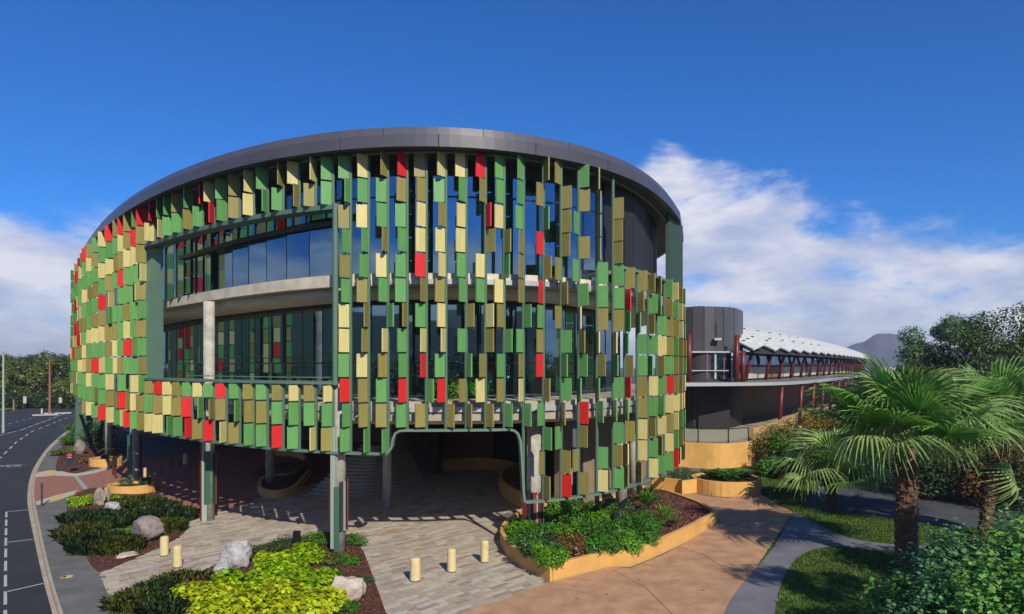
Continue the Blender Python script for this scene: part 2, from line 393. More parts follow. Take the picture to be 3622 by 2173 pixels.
# end panel closing the terrace at the far right
for nm, (ua, Ya), (ub, Yb) in (('end_panel', (1612, 37.6), (1646, 41.0)),):
    a = uy(ua, Ya); c = uy(ub, Yb); d = Vector((c[0]-a[0], c[1]-a[1]))
    MB().box(((a[0]+c[0])/2, (a[1]+c[1])/2, 13.45), (d.length, .18, 3.86), math.atan2(d.y, d.x)).build(nm, mat('shaded green panel', (.032, .07, .045), .7, var=.08, scale=1), BLD)  # frame green darkened here to imitate shade on the panel
# ---- posts and fins
# rows k from the roof down; letter = colour, digit = how far it is turned to face the plaza (9 full), lower case r = stands to the right of its post
FIN = {
266:'G6 G6 G6 G5 O6 G6 O6 C6 G6 G7 C6', 276:'C5 O5 G8 R5 G7 R5 C6 R7 G8 O7 G6', 289:'R5 R8 G8 C6 C5 R6 R6 G8 G8 C6 O7', 303:'O6 C8 G9 G9 C7 O8 C6 O8 C9 G9 G9',
318:'R9 G9 G9 C9 G9 O8 G9 C9 C8 G9 G9 O9', 334:'O9 C9 G9 O7 G8 G9 C9 G9 O9 C9 G9 C9', 355:'G9 O9 G9 O8 G9 O9 C9 G9 R9 G9 O6 G9', 379:'C9 G9 C9 G9 R9 O9 C9 G9 C8 G9 G9 R9',
406:'R9 G8 C9 O9 C6 G6 O9 O9 G9 C9 O9 C8', 434:'O9 G9 O8 G9 G3 G9 O9 C9 C9 G4 O6 G8', 453:'R9 C9 O9 R9 G9 G9 G9 G9 O9 G9 R9 C7', 474:'O9 O9 C9 G9 G9 O9 C9 R9 G9 O4 O7 R9',
499:'G8 R9 C9 G9 C5 G9 G9 G7 G9 C9 C9 G9', 520:'R9 O9 O9 C6 O9 G7 O9 G8 O7 G7 O9 O8', 549:'R5 C9 . . . . . . . O9 G9 C9', 580:'G6 C5 . . . . . . . R8 O9 C9', 612:'G8 G9 . . . . . . . C9 C9 G5',
644:'O9 G9 . . . . . . . O8 O9 G7', 681:'G7 O8 . . . . . . . G9 R9 R6', 719:'R3 G9 . . . . . . . C9 G4 O9', 759:'C9 R4 . . . . . . . G9 O4 R9', 802:'G9 G8 . . . . . . . R9 O9 C5',
849:'O9 O9 . . . . . . . G9 G4 O9', 899:'C8 C9 . . . . . . . O9 O8 G8', 947:'G9 G4 . . . . . . . G9 O9 G9', 1002:'O4 G9 . . . . . . . O9 G9 R9', 1059:'C9 O4 . . . . . . . C8 G8 G9', 1117:'C4 O9 . . . . . . . O9 G9 C4', 1178:'G9 G9 . . . . . . . C7 G8 O9',
1240:'G9 G4 O9 G6 O8 G7 C9 C9 G9 R8 G6 G8', 1304:'C8 G8 C9 G5 G7 O9 O3 O5 C9 O8 O7 G3', 1372:'O5 G9 G8 O4 C9 G7 G4r C4 O7 G9 O9 G4', 1440:'R7 O8 G9 G7 G9 G9 O3 G7 G6 R6 G8', 1508:'O9 O7 C7 C8 R8 O4 G8 C4 R4 G5r O8',
1577:'C6 G9 O5 C8 C5 O8 C6 C3 G8 R6 O6r', 1649:'C8 G5 C7 C8 G7 G5 O6r G6 G4r O5 O4r', 1717:'R7 O4 R4r O7r C7 G7 C6r O6r O4 C7 O6r', 1783:'G7 G6 C7 O5r G4r C7 O5 G6r G5 O5 G6r', 1851:'G4 G4 G6 O3 O3 O3 G6r G5 O3 C3 G6r',
1922:'O4r O5 G4r R5 O6r R3 G4 O5 R5 O5r G4 G6r O3 O5r', 1984:'O4 O8r O8r O7r O4 O5r O4 G8r G5r G8r O3r G4 O7r R8r', 2046:'G8r O9r G3 O9r G4 G8r C2r O5r G7r G2r R8r O7r O4 O8r', 2111:'O2r O3r O3r O3r G9r G9r O9r C2r O7r G2r G5r . G9r C9r',
2168:'. O9r O8r O8r G9r G9r O9r C3r G4r G9r G3r G9r O8r G9r', 2209:'. . . . O9r R5r G5r G3r O7r R5r G3r O9r C3r O3r', 2253:'. . . . O9r O6r G3r G9r G9r O9r O9r C9r C9r O4r', 2292:'. . . . O6r G9r O6r G9r G4r C9r G9r O7r G9r C9r',
2323:'. . . . O4r G4r G9r C9r O7r G9r G7r C9r O5r G9r', 2349:'. . . . G8r O8r O9r O9r G9r R9r C9r O9r C9r G9r', 2372:'. . . . C8r G8r O8r G8r O8r O8r C9r C8r G8r R8r', 2390:'. . . . O7r C7r C7r O7r O7r O7r C7r G7r O7r C5r', 2403:'. . . . G6r O6r G6r O7r G7r C6r C5r G6r G6r O6r'}
FL, FT, FH = .42, .055, .905
fm = {}
for c in 'GOCR':
    # folded metal tray: front plate with returned edges
    b = MB(); b.box((FL/2, 0, 0), (FL, FT, FH)); me = b.mesh('fin_'+c); me.materials.append(FCOL[c]); fm[c] = me
    o = None
brk = MB(); far = {c: MB() for c in 'GOCR'}; todo = []
pm = MB()
def post(x, z0, z1, r=.07):
    X, Y = fp(x); MB().cyl(X, Y, z0, z1, r, 10).build('post', m_post, BLD)
for i, x in enumerate(POSTS):
    X, Y = fp(x); rows = FIN[x].split()
    kb = 12 if 318 <= x <= 1372 else 11 if x < 318 else 11.1 if x < 1850 else 14.05
    kt = 4 if x > 2180 else 0
    if 540 < x < 1185: post(x, zk(2)-.02, zk(0)); post(x, zk(12), zk(9.22))
    else: post(x, zk(kb), zk(kt))
    vd = Vector((X, Y)).normalized(); left = Vector((-vd.y, vd.x)); tocam = -vd
    for kk, tok in enumerate(rows):
        if tok == '.': continue
        c = tok[0]; wd = min(int(tok[1]), 9)/9*.985; s = -1 if tok.endswith('r') else 1
        wd = min(.985, max(.12, wd*random.uniform(.95, 1.03)))
        dr = left*s*wd+tocam*math.sqrt(1-wd*wd)
        zt, zb = zk(kk)-.03, zk(kk+1)+.03
        if 540 < x < 1185 and kk == 9: zt = zk(9.32)
        rz = math.atan2(dr.y, dr.x)
        todo.append((wd/Y**2*(zt-zb), c, X+dr.x*.05, Y+dr.y*.05, (zt+zb)/2, rz, (zt-zb)/.91))
        brk.box((X+dr.x*.03, Y+dr.y*.03, zb-.02), (.10, .05, .03), rz)
        brk.box((X+dr.x*.3, Y+dr.y*.3, zb-.02), (.05, .05, .03), rz)
todo.sort(key=lambda t: -t[0])
for j, (_, c, X, Y, z, rz, sc) in enumerate(todo):
    if j < 300:
        o = bpy.data.objects.new('sunshade_fin', fm[c]); COL.objects.link(o); o.location = (X, Y, z); o.rotation_euler = (random.uniform(-.006, .006), random.uniform(-.006, .006), rz); o.scale = (1.12 if X < -17 else 1, 1, sc); wparent(o, BLD)
    else:
        d = Vector((math.cos(rz), math.sin(rz))); far[c].box((X+d.x*FL/2, Y+d.y*FL/2, z), (FL*1.12, FT, FH*sc), rz)
fo = []
vv = []; ff = []; mi = []
for ci, c in enumerate('GOCR'):
    i0 = len(vv); vv += far[c].v; ff += [tuple(a+i0 for a in f) for f in far[c].f]; mi += [ci]*len(far[c].f)
me = bpy.data.meshes.new('fins'); me.from_pydata(vv, [], ff)
for c in 'GOCR': me.materials.append(FCOL[c])
me.polygons.foreach_set('material_index', mi); me.update()
o = link('small_sunshade_fins', me, None, BLD); o['kind'] = 'stuff'
brk.build('fin_brackets', m_mull, BLD)['kind'] = 'stuff'
# ---- lower rim with its stepped opening
def sweep(path, w, h, name, m, nrm=None):
    """flat bar along a 3D path; w across (outwards), h thick"""
    b = MB(); n2 = normals2([(p[0], p[1]) for p in path]) if nrm is None else [nrm]*len(path); rings = []
    for i, p in enumerate(path):
        a = Vector(path[max(i-1, 0)]); c = Vector(path[min(i+1, len(path)-1)]); t = (c-a).normalized(); nn = Vector((n2[i].x, n2[i].y, 0)); upv = t.cross(nn).normalized()
        P = Vector(p); rings.append([tuple(P+nn*s*w/2+upv*q*h/2) for s, q in ((-1, -1), (1, -1), (1, 1), (-1, 1))])
    for A, B in zip(rings, rings[1:]):
        for j in range(4): b.face([A[j], A[(j+1) % 4], B[(j+1) % 4], B[j]])
    b.face(rings[0]); b.face(rings[-1][::-1]); return fixn(b.build(name, m, BLD))
def rimpath(x0, k0, x1, k1, n): return [(*fp(x0+(x1-x0)*i/n), zk(k0+(k1-k0)*i/n)) for i in range(n+1)]
rp = rimpath(268, 11.35, 276, 11.4, 2)+rimpath(285, 11.6, 303, 12.0, 3)+rimpath(318, 12.05, 1366, 12.05, 60)+rimpath(1376, 11.97, 1388, 11.75, 3)+[(*fp(1392), zk(11.45)), (*fp(1400), zk(11.22)), (*fp(1414), zk(11.12))]+\
    rimpath(1430, 11.1, 1800, 11.1, 24)+[(*fp(1816), zk(11.14)), (*fp(1829), zk(11.26)), (*fp(1838), zk(11.55))]+rimpath(1843, 12.2, 1850, 13.7, 4)+[(*fp(1853), zk(14.03))]+rimpath(1862, 14.08, 2412, 14.08, 40)
def dedupe(p):
    o = [p[0]]
    for q in p[1:]:
        if (Vector(q)-Vector(o[-1])).length > .05: o.append(q)
    return o
sweep(dedupe(rp), .27, .09, 'lower_rim', m_rim)
# dark green leg panel where the screen meets the ground at the left end
a, c = fp(264), fp(305); c = (c[0]+.9, c[1]+1.6)
fixn(MB().prism([a, (a[0]+.3, a[1]-.35), (a[0]+1.5, a[1]+1.6), (a[0]+1.2, a[1]+2.0)], 0, zk(11.3)).build('leg_panel', m_frame, BLD))
# ---- big window frame
x0, x1 = 514, 1191
head = seg(x0, x1, 40)
fixn(wall_strip(offs(head, -.16), .62, zk(2.16), zk(1.97)).build('window_head', m_frame, BLD))
fixn(wall_strip(offs(head, -.20), .60, zk(9.27), zk(9.15)).build('window_sill', m_rim, BLD))
fr = seg(513, 548, 4); fo_ = offs(fr, .35)
fixn(MB().prism([fr[0], fr[1], (fo_[-1][0], fo_[-1][1]+.12), (fo_[-2][0], fo_[-2][1]+.3)], zk(9.15), zk(2.16)).build('window_jamb', m_frame, BLD))
X, Y = fp(x1); MB().cyl(X-.02, Y-.1, zk(9.3), zk(1.95), .12, 20).build('window_jamb', m_frame, BLD, smooth=False)
# slatted rail and glass guard behind the sill
gp = offs(seg(640, 1190, 30), .28)
fixn(wall_strip(gp, .04, zk(9.02), zk(8.98)).build('guard_rail', m_rim, BLD))
fixn(wall_strip(offs([p for p in up if 640 < 1811+2493*p[0]/p[1] < 1195], -.22), .2, 12.92, 13.12).build('reflection_beam', m_mull, BLD))  # dark bar added to stand in for a reflected band in the glass
# ---- columns
def column(u, v, r, top=5.1, z0=0, Y=None):
    X, Yy = g(u, v) if Y is None else uy(u, Y)
    MB().cyl(X, Yy, z0, top, r, 24).build('column', m_concd, BLD, smooth=True); return X, Yy
m_cr = mat('column strip red', (.16, .022, .014), .5); m_cg = mat('column strip green', (.03, .10, .06), .5); m_cl = mat('column strip pale', (.30, .36, .30), .5)
def strips(X, Y, r, z0, z1, spec):
    vd = math.atan2(-X, -Y)
    for ang, w, m, zz0, zz1 in spec:
        a = math.atan2(-Y, -X)+R(ang); rr = r+.06
        MB().box((X+math.cos(a)*rr, Y+math.sin(a)*rr, (zz0+zz1)/2), (.05, w, zz1-zz0), a+R(25)).build('column_strip', m, BLD)
X, Y = column(505, 1258, .25, 10.3); strips(X, Y, .25, 0, 3, [(-75, .24, m_cr, .0, 5.0), (-40, .22, m_cl, .0, 5.0), (-15, .28, m_cg, .85, 3.3), (40, .26, m_cg, .85, 3.2), (70, .3, m_cr, .8, 3.2)])
X, Y = column(820, 1335, .25, 10.3); strips(X, Y, .25, 0, 3, [(-80, .3, m_cr, .9, 2.9), (-50, .2, m_cl, .2, 4.9), (-20, .2, m_cg, .1, 2.6), (15, .16, m_dark, .9, 2.8), (40, .12, m_cl, .9, 2.8), (72, .3, m_cr, .9, 2.9)])
X, Y = column(327, 1166, .3, 5.1); strips(X, Y, .3, 0, 3, [(-60, .3, m_cg, .4, 3.0), (0, .2, m_cl, .4, 3.2), (50, .4, m_cr, .5, 3.0)])
column(652, 1176, .26); column(935, 1232, .23); column(262, 1112, .25)
X, Y = column(1290, 0, .3, 5.1, 0, 29.2); strips(X, Y, .32, 0, 2, [(-60, .35, m_cr, .3, 2.1), (-25, .12, m_cl, .3, 2.1), (0, .3, m_cr, .3, 2.1), (20, .1, m_cl, .3, 2.0), (45, .3, m_cr, .3, 2.1), (75, .3, m_cg, .3, 2.3)])
column(1502, 0, .3, 5.1, 0, 34.5); column(1533, 0, .28, 5.1, 0, 37.5)
for u, Yc in ((505, 0), ): pass
# ---- walls under the building
def slabwall(a, c, z0, z1, th, m, nm):
    d = Vector((c[0]-a[0], c[1]-a[1])); MB().box(((a[0]+c[0])/2, (a[1]+c[1])/2, (z0+z1)/2), (d.length, th, z1-z0), math.atan2(d.y, d.x)).build(nm, m, BLD)
slabwall(uy(1345, 33.5), uy(1378, 34.2), 0, 4.95, .3, m_brown, 'core_wall')
slabwall(uy(1404, 34.5), uy(1482, 37), 0, 4.95, .3, m_brown, 'core_wall')
slabwall(uy(1478, 38), uy(1560, 47), 0, 4.95, .3, m_brown, 'core_wall')
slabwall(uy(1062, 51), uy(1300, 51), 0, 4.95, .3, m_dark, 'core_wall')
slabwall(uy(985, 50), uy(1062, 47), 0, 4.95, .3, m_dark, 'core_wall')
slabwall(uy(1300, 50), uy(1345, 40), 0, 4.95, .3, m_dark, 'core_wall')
slabwall(uy(1180, 66), uy(330, 72), 0, 4.95, .3, m_brown, 'core_wall')
for u in (1008, 1030, 1052): 
    X, Y = uy(u, 47); MB().box((X, Y, 1.7), (.08, .08, 3.2)).build('door_frame', m_mull, BLD)
# ================================================================ GROUND
m_soil = mat('far ground', (.05, .07, .025), .95, var=.3, scale=.3)
m_asph = mat('asphalt', (.025, .027, .031), .85, var=.28, scale=.35, bump=.25, bscale=60)
m_asph2 = mat('old asphalt', (.06, .062, .07), .85, var=.25, scale=.5, bump=.2, bscale=50)
m_foot = mat('grey concrete footpath', (.13, .13, .125), .85, var=.24, scale=.9, bump=.2, bscale=40)
m_kerb = mat('concrete kerb', (.37, .31, .235), .85, var=.2, scale=1.5, bump=.2, bscale=30)
m_brick = mat('pink brick paving', (.29, .13, .09), .85, var=.22, scale=3, bump=.2, bscale=25)
m_agg = mat('terracotta aggregate paving', (.43, .245, .135), .85, var=.26, scale=1.3, bump=.35, bscale=55)
m_grout = mat('paver bed', (.17, .145, .115), .9, var=.2, scale=4)
m_lawn = mat('lawn', (.05, .092, .008), .9, var=.45, scale=1.4, bump=.8, bscale=40)
m_mulch = mat('bark mulch', (.115, .038, .022), .95, col2=(.035, .018, .012), scale=16, bump=1, bscale=40)
m_white = mat('white road paint', (.42, .42, .41), .7, var=.15, scale=8)
m_yel = mat('yellow tactile paving', (.60, .42, .12), .8, var=.1, scale=8)
m_pale = mat('pale ramp concrete', (.44, .41, .36), .85, var=.12, scale=4)
def gp_(pts, z=0): return [g(u, v, z) for u, v in pts]
o = MB().face([(-1600, -900, -.25), (1650, -900, -.25), (1650, 2300, -.25), (-1600, 2300, -.25)]).build('ground', m_soil); o['kind'] = 'structure'
KO = [(205,1003),(185,1016),(168,1033),(135,1060),(112,1082),(95,1105),(80,1130),(70,1160),(66,1200),(70,1235),(80,1285),(92,1340),(106,1400),(120,1450),(132,1495),(165,1610)]
KI = [(212,1006),(192,1020),(173,1040),(142,1068),(120,1090),(104,1112),(92,1136),(85,1163),(83,1196),(87,1228),(98,1280),(111,1340),(126,1400),(141,1450),(156,1495),(192,1610)]
ko = smooth_poly(gp_(KO), closed=False, k=4); ki = smooth_poly(gp_(KI), closed=False, k=4)
road = [(x, y) for x, y in ko]+[g(100, 1700), (-60, 8), (-160, 30), (-190, 140)]+[g(-60, 1005), g(0, 998), g(60, 985), g(175, 971), g(330, 962)]
sheet('road', road, -.12, m_asph)
b = MB()
n = len(ko)
for i in range(n-1):
    a, c, d, e = ko[i], ko[i+1], ki[i+1], ki[i]
    mid = lambda p, q, t: (p[0]*(1-t)+q[0]*t, p[1]*(1-t)+q[1]*t)
    a2, c2 = mid(a, e, .55), mid(c, d, .55)
    b.face([(*a, -.105), (*c, -.105), (*c2, -.10), (*a2, -.10)]); b.face([(*a2, -.10), (*c2, -.10), (*mid(c, d, .62), .03), (*mid(a, e, .62), .03)])
    b.face([(*mid(a, e, .62), .03), (*mid(c, d, .62), .03), (*d, .036), (*e, .036)]); b.face([(*e, .036), (*d, .036), (*d, -.2), (*e, -.2)]); b.face([(*a, -.105), (*c, -.105), (*c, -.2), (*a, -.2)])
o = fixn(b.build('kerb', m_kerb)); o['kind'] = 'structure'
base = ki+[g(150, 1700), (30, 8), (120, 20), (160, 200), (-60, 200), g(212, 1003)]
base = [p for p in base]
sheet('pavement', base, 0, m_foot)
crossing = gp_([(84,1150),(130,1148),(182,1149),(262,1131),(345,1112),(620,1068),(1060,1068),(1060,1120),(700,1180),(505,1246),(455,1264),(400,1215),(345,1180),(260,1180),(190,1192),(84,1216)])
sheet('brick_paving', crossing, .034, m_brick)
plaza = gp_([(237,1384),(300,1362),(380,1325),(430,1300),(455,1264),(505,1246),(700,1180),(1060,1100),(1345,1100),(1345,1240),(1215,1240),(1207,1290),(1240,1345),(1330,1407),(1120,1495),(1010,1560),(320,1560),(280,1484)])
sheet('plaza', plaza, .008, m_grout)
# stone pavers laid in staggered courses
m_pv = [mat('paver sand', (.40, .34, .26), .8, objrand=.1, var=.14, scale=5, bump=.2, bscale=25), mat('paver tan', (.37, .30, .225), .8, var=.15, scale=5, bump=.2, bscale=25),
        mat('paver grey', (.32, .305, .285), .8, var=.14, scale=5, bump=.2, bscale=25), mat('paver buff', (.46, .405, .325), .8, var=.12, scale=5, bump=.2, bscale=25), mat('paver brown', (.30, .225, .165), .8, var=.15, scale=5, bump=.2, bscale=25)]
PLZ = bpy.data.objects['plaza']
ang = R(48); ca, sa = math.cos(ang), math.sin(ang)
pl = []
PW, PH = 1.0, .21
rp_ = random.Random(3)
for r in range(-220, 220):
    t0 = rp_.uniform(0, PW)
    q = -60+t0
    while q < 75:
        w = rp_.choice((.35, .5, .62, .8)); cx, cy = (q+w/2), r*PH; X = cx*ca-cy*sa; Y = cx*sa+cy*ca+30
        q += w
        if Y < 17 or Y > 60 or abs(X) > 30: continue
        if inside((X, Y), plaza): pl.append((math.hypot(X, Y-2), X, Y, w))
pl.sort()
pms = {}
stf = [MB() for _ in m_pv]
for i, (_, X, Y, w) in enumerate(pl):
    mi_ = rp_.choices(range(5), (4, 3, 2.2, 3, 1.6))[0]
    dz = rp_.uniform(-.0025, .0025)
    if i < 300:
        key = (w, mi_)
        if key not in pms:
            me = MB().box((0, 0, 0), (w-.02, PH-.02, .03)).mesh('paver'); me.materials.append(m_pv[mi_]); pms[key] = me
        o = bpy.data.objects.new('paver', pms[key]); COL.objects.link(o); o.location = (X, Y, .016+dz); o.rotation_euler = (0, 0, ang); wparent(o, PLZ)
    else: stf[mi_].box((X, Y, .016+dz), (w-.02, PH-.02, .03), ang)
for b, m in zip(stf, m_pv): b.build('distant_pavers', m, PLZ)['kind'] = 'stuff'
agg = gp_([(1010,1560),(1120,1484),(1330,1408),(1480,1371),(1522,1376),(1610,1340),(1737,1266),(1735,1250),(1690,1228),(1560,1190),(1620,1185),(1700,1200),(1760,1206),(1830,1192),(1880,1213),(1917,1240),(1880,1310),(1830,1370),(1790,1420),(1760,1484),(1740,1560)])
sheet('terracotta_path', agg, .036, m_agg)
lawn_poly = gp_([(1640,1150),(1700,1140),(1870,1100),(2100,1040),(3600,1040),(3600,1600),(1740,1600),(1760,1484),(1830,1370),(1917,1240),(1830,1192),(1700,1190)])
sheet('lawn', lawn_poly, .040, m_lawn)
sheet('asphalt_area', gp_([(1988,1155),(2180,1160),(2480,1172),(2900,1180),(2900,1320),(2480,1284),(2300,1276),(2100,1250),(2000,1238),(1938,1227)]), .046, m_asph2)
m_gp = mat('grey path concrete', (.155, .155, .175), .85, var=.2, scale=.8, bump=.2, bscale=40)
path = gp_([(1752,1484),(1775,1440),(1820,1383),(1870,1325),(1917,1241),(1960,1262),(2010,1288),(2070,1306),(2150,1318),(2300,1322),(2600,1330),(2900,1335),(2900,1380),(2600,1352),(2300,1348),(2170,1340),(2090,1330),(2020,1324),(1965,1331),(1925,1352),(1900,1385),(1882,1430),(1872,1484),(1862,1580),(1730,1580)])
sheet('grey_path', smooth_poly(path, True, 2), .052, m_gp)
foot = [p for p in ki if p[1] < g(0,1222)[1]]+[g(300,1600), g(281,1484), g(237,1384), g(205,1340), g(180,1290), g(160,1238), g(186,1192), g(86,1216)]
sheet('footpath', foot, .0335, m_foot)
B0 = gp_([(134,1138),(140,1108),(152,1076),(172,1046),(205,1012),(300,1040),(330,1085),(300,1100),(262,1126),(220,1134),(182,1146),(150,1140)])
B1 = gp_([(160,1238),(172,1208),(200,1186),(250,1180),(300,1195),(340,1196),(385,1192),(400,1215),(440,1250),(454,1275),(430,1302),(380,1327),(300,1362),(236,1384),(205,1340),(180,1290)])
B2 = gp_([(280,1480),(300,1450),(400,1410),(480,1386),(520,1368),(560,1350),(610,1330),(660,1312),(740,1297),(800,1290),(850,1298),(880,1340),(902,1400),(932,1484),(950,1570),(300,1570)])
for p, z in ((B0, .05), (B1, .05), (B2, .05)):
    o = fixn(MB().prism(smooth_poly(p, True, 2), -.1, z).build('garden_bed', m_mulch)); o['kind'] = 'structure'
# bark chips
def chips(poly, n, seed, z=.06, s=.07, m=None, name='bark_chips'):
    rg = random.Random(seed); xs = [p[0] for p in poly]; ys = [p[1] for p in poly]; P = []
    while len(P) < n:
        q = (rg.uniform(min(xs), max(xs)), rg.uniform(min(ys), max(ys)))
        if inside(q, poly): P.append((q[0], q[1], z+rg.uniform(0, .02)))
    o = leaves(name, P, s, m, seed=seed, aspect=.55, up=1.5); o['kind'] = 'stuff'; return o
m_chip = mat('bark chip', (.17, .055, .028), .9, island=.6)
chips(B1, 7000, 1, m=m_chip); chips(B2, 12000, 2, m=m_chip); chips(B0, 3000, 3, m=m_chip, s=.12)
# lawn blades where the grass is near enough to show
m_blade = leafmat('grass blade', (.085, .165, .010), .45, .3)
def grass(poly, n, seed, holes=(), h=.07, w=.03):
    rg = random.Random(seed); xs = [p[0] for p in poly]; ys = [p[1] for p in poly]; P = []
    while len(P) < n:
        q = (rg.uniform(min(xs), max(xs)), rg.uniform(min(ys), max(ys)))
        if inside(q, poly) and not any(inside(q, hh) for hh in holes): P.append((q[0], q[1], .04))
    o = blades('lawn_grass', P, h, w, m_blade, seed=seed, lean=.8); o['kind'] = 'stuff'; return o
asp = gp_([(1988,1155),(2180,1160),(2480,1172),(2900,1180),(2900,1320),(2480,1284),(2300,1276),(2100,1250),(2000,1238),(1938,1227)])
lnear = gp_([(1700,1190),(1840,1120),(2480,1120),(2500,1600),(1740,1600),(1760,1484),(1830,1370),(1917,1240),(1830,1192)])
grass(lnear, 60000, 5, holes=(asp, path))
# ---- paint and small ground marks
def line(pts, w, z, m, name, dash=None, parent=None):
    P = [g(u, v, z) for u, v in pts]; b = MB()
    if dash:
        on, off = dash; P = resample(P, .1); step = .1; i = 0
        while i < len(P)-1:
            j = min(len(P)-1, i+round(on/step)); s = P[i:j+1]
            if len(s) > 1:
                l_, r_ = offs(s, w/2), offs(s, -w/2); b.face([(*p, z) for p in r_]+[(*p, z) for p in l_[::-1]])
            i = j+round(off/step)
    else:
        l_, r_ = offs(P, w/2), offs(P, -w/2)
        for k_ in range(len(P)-1): b.face([(*r_[k_], z), (*r_[k_+1], z), (*l_[k_+1], z), (*l_[k_], z)])
    o = b.build(name, m, parent); o['kind'] = 'structure'; return o
ZR = -.114
RD = bpy.data.objects['road']
for pts, ds in (([(15.5,1237),(14,1311),(13,1430),(12.5,1500)], (1.6, .55)), ([(15.5,1237),(68,1232)], (1.1, .5)), ([(14,1311),(80,1303)], (1.2, .45)), ([(13,1430.6),(104,1410)], (1.1, .3))):
    line(pts, .09, ZR, m_white, 'parking_bay_line', ds, RD)
line([(-8,1112),(0,1107),(40,1068),(77,1043),(124,1024.6),(165,1008),(200,1000)], .14, ZR, m_white, 'lane_line', (2.2, 2.2), RD)
line([(-10,1056),(0,1052),(52.7,1038.6),(90,1024.6),(135,1008),(160,998)], .16, ZR, m_white, 'edge_line', (3, 1.0), RD)
line([(0,1030),(40,1020),(85,1008)], .16, ZR, m_white, 'edge_line', (1.2, 2.0), RD)
# bicycle mark in the lane
bk = MB(); bx, by = g(14, 1127, ZR)
for s in (-1, 1):
    for j in range(16):
        a0, a1 = j*math.pi/8, (j+1)*math.pi/8; cx, cy = bx+s*.62, by; r0, r1 = .36, .46
        bk.face([(cx+math.cos(a0)*r0, cy+math.sin(a0)*r0, ZR), (cx+math.cos(a0)*r1, cy+math.sin(a0)*r1, ZR), (cx+math.cos(a1)*r1, cy+math.sin(a1)*r1, ZR), (cx+math.cos(a1)*r0, cy+math.sin(a1)*r0, ZR)])
for (xa, ya), (xb, yb) in (((-.62, 0), (-.25, .75)), ((-.25, .75), (.45, .75)), ((.45, .75), (.62, 0)), ((-.25, .75), (0, 0)), ((0, 0), (.45, .75)), ((.45, .75), (.35, 1.0)), ((.35, 1.), (.75, 1.05))):
    d = Vector((xb-xa, yb-ya)).normalized(); nx, ny = -d.y*.05, d.x*.05
    bk.face([(bx+xa+nx, by+ya+ny, ZR+.001), (bx+xa-nx, by+ya-ny, ZR+.001), (bx+xb-nx, by+yb-ny, ZR+.001), (bx+xb+nx, by+yb+ny, ZR+.001)])
bk.build('bicycle_marking', m_white, RD)
PV = bpy.data.objects['brick_paving']
def flat(name, pts, z, m, parent=None): 
    o = sheet(name, gp_(pts), z, m, 'structure', parent); return o
flat('ramp_strip', [(84,1149),(92,1143),(120,1138),(150,1138),(182,1146),(225,1139),(265,1128),(267,1134),(225,1146),(182,1153),(130,1151),(86,1155)], .04, m_pale)
flat('ramp_strip', [(86,1214),(130,1200),(187,1186),(178,1197),(140,1211),(88,1223)], .04, m_pale)
flat('tactile_strip', [(95,1147),(116,1139.5),(140,1140),(128,1149)], .046, m_yel)
flat('tactile_strip', [(106,1213),(125,1204),(150,1198),(148,1207),(112,1216)], .046, m_yel)
flat('drain_strip', [(178,1152),(186,1151),(213,1181),(203,1187)], .038, m_chan)
flat('stone_edge', [(455,1264),(505,1246),(512,1250),(460,1269)], .038, m_pale)
def disc(u, v, r, m, name, label, cat, rim=None):
    X, Y = g(u, v); o = MB().cyl(0, 0, 0, .02, r, 24).build(name, m); o.location = (X, Y, .03); tag(o, label, cat)
    return o
AG = bpy.data.objects['terracotta_path']
m_joint = mat('dark joint', (.20, .115, .075), .9)
for pts in ([(1736,1263),(1800,1276),(1880,1299)], [(1640,1322),(1700,1340),(1790,1402)], [(1480,1376),(1560,1420),(1640,1500)], [(1560,1192),(1600,1200),(1650,1222)]):
    line(pts, .03, .0405, m_joint, 'joint', None, AG)
FP = bpy.data.objects['footpath']; m_fj = mat('footpath joint', (.07, .07, .065), .9)
for (u0, v0), (u1, v1) in (((93,1262),(172,1250)), ((104,1312),(196,1302)), ((118,1368),(222,1350)), ((134,1428),(250,1408)), ((110,1110),(142,1106)), ((140,1075),(156,1073))):
    line([(u0, v0), (u1, v1)], .02, .0375, m_fj, 'joint', None, FP)
e = empty('manhole_cover', (*g(180, 1342), 0), 'round brown manhole cover in the grey footpath beside the planted bed', 'manhole cover')
X, Y = g(180, 1342)
MB().cyl(X, Y, .03, .042, .38, 24).build('frame', mat('rusty iron', (.16, .085, .06), .8, var=.3, scale=6), e); MB().cyl(X, Y, .043, .049, .30, 24).build('lid', m_asph2, e)
disc(152.5, 1398, .1, mat('orange paint', (.5, .25, .05), .7), 'utility_cap', 'small orange utility cap in the footpath, left one of a close pair', 'utility cap')
disc(165, 1396, .15, m_yel, 'utility_cap', 'larger yellow ringed utility cap in the footpath, right one of a close pair', 'utility cap')
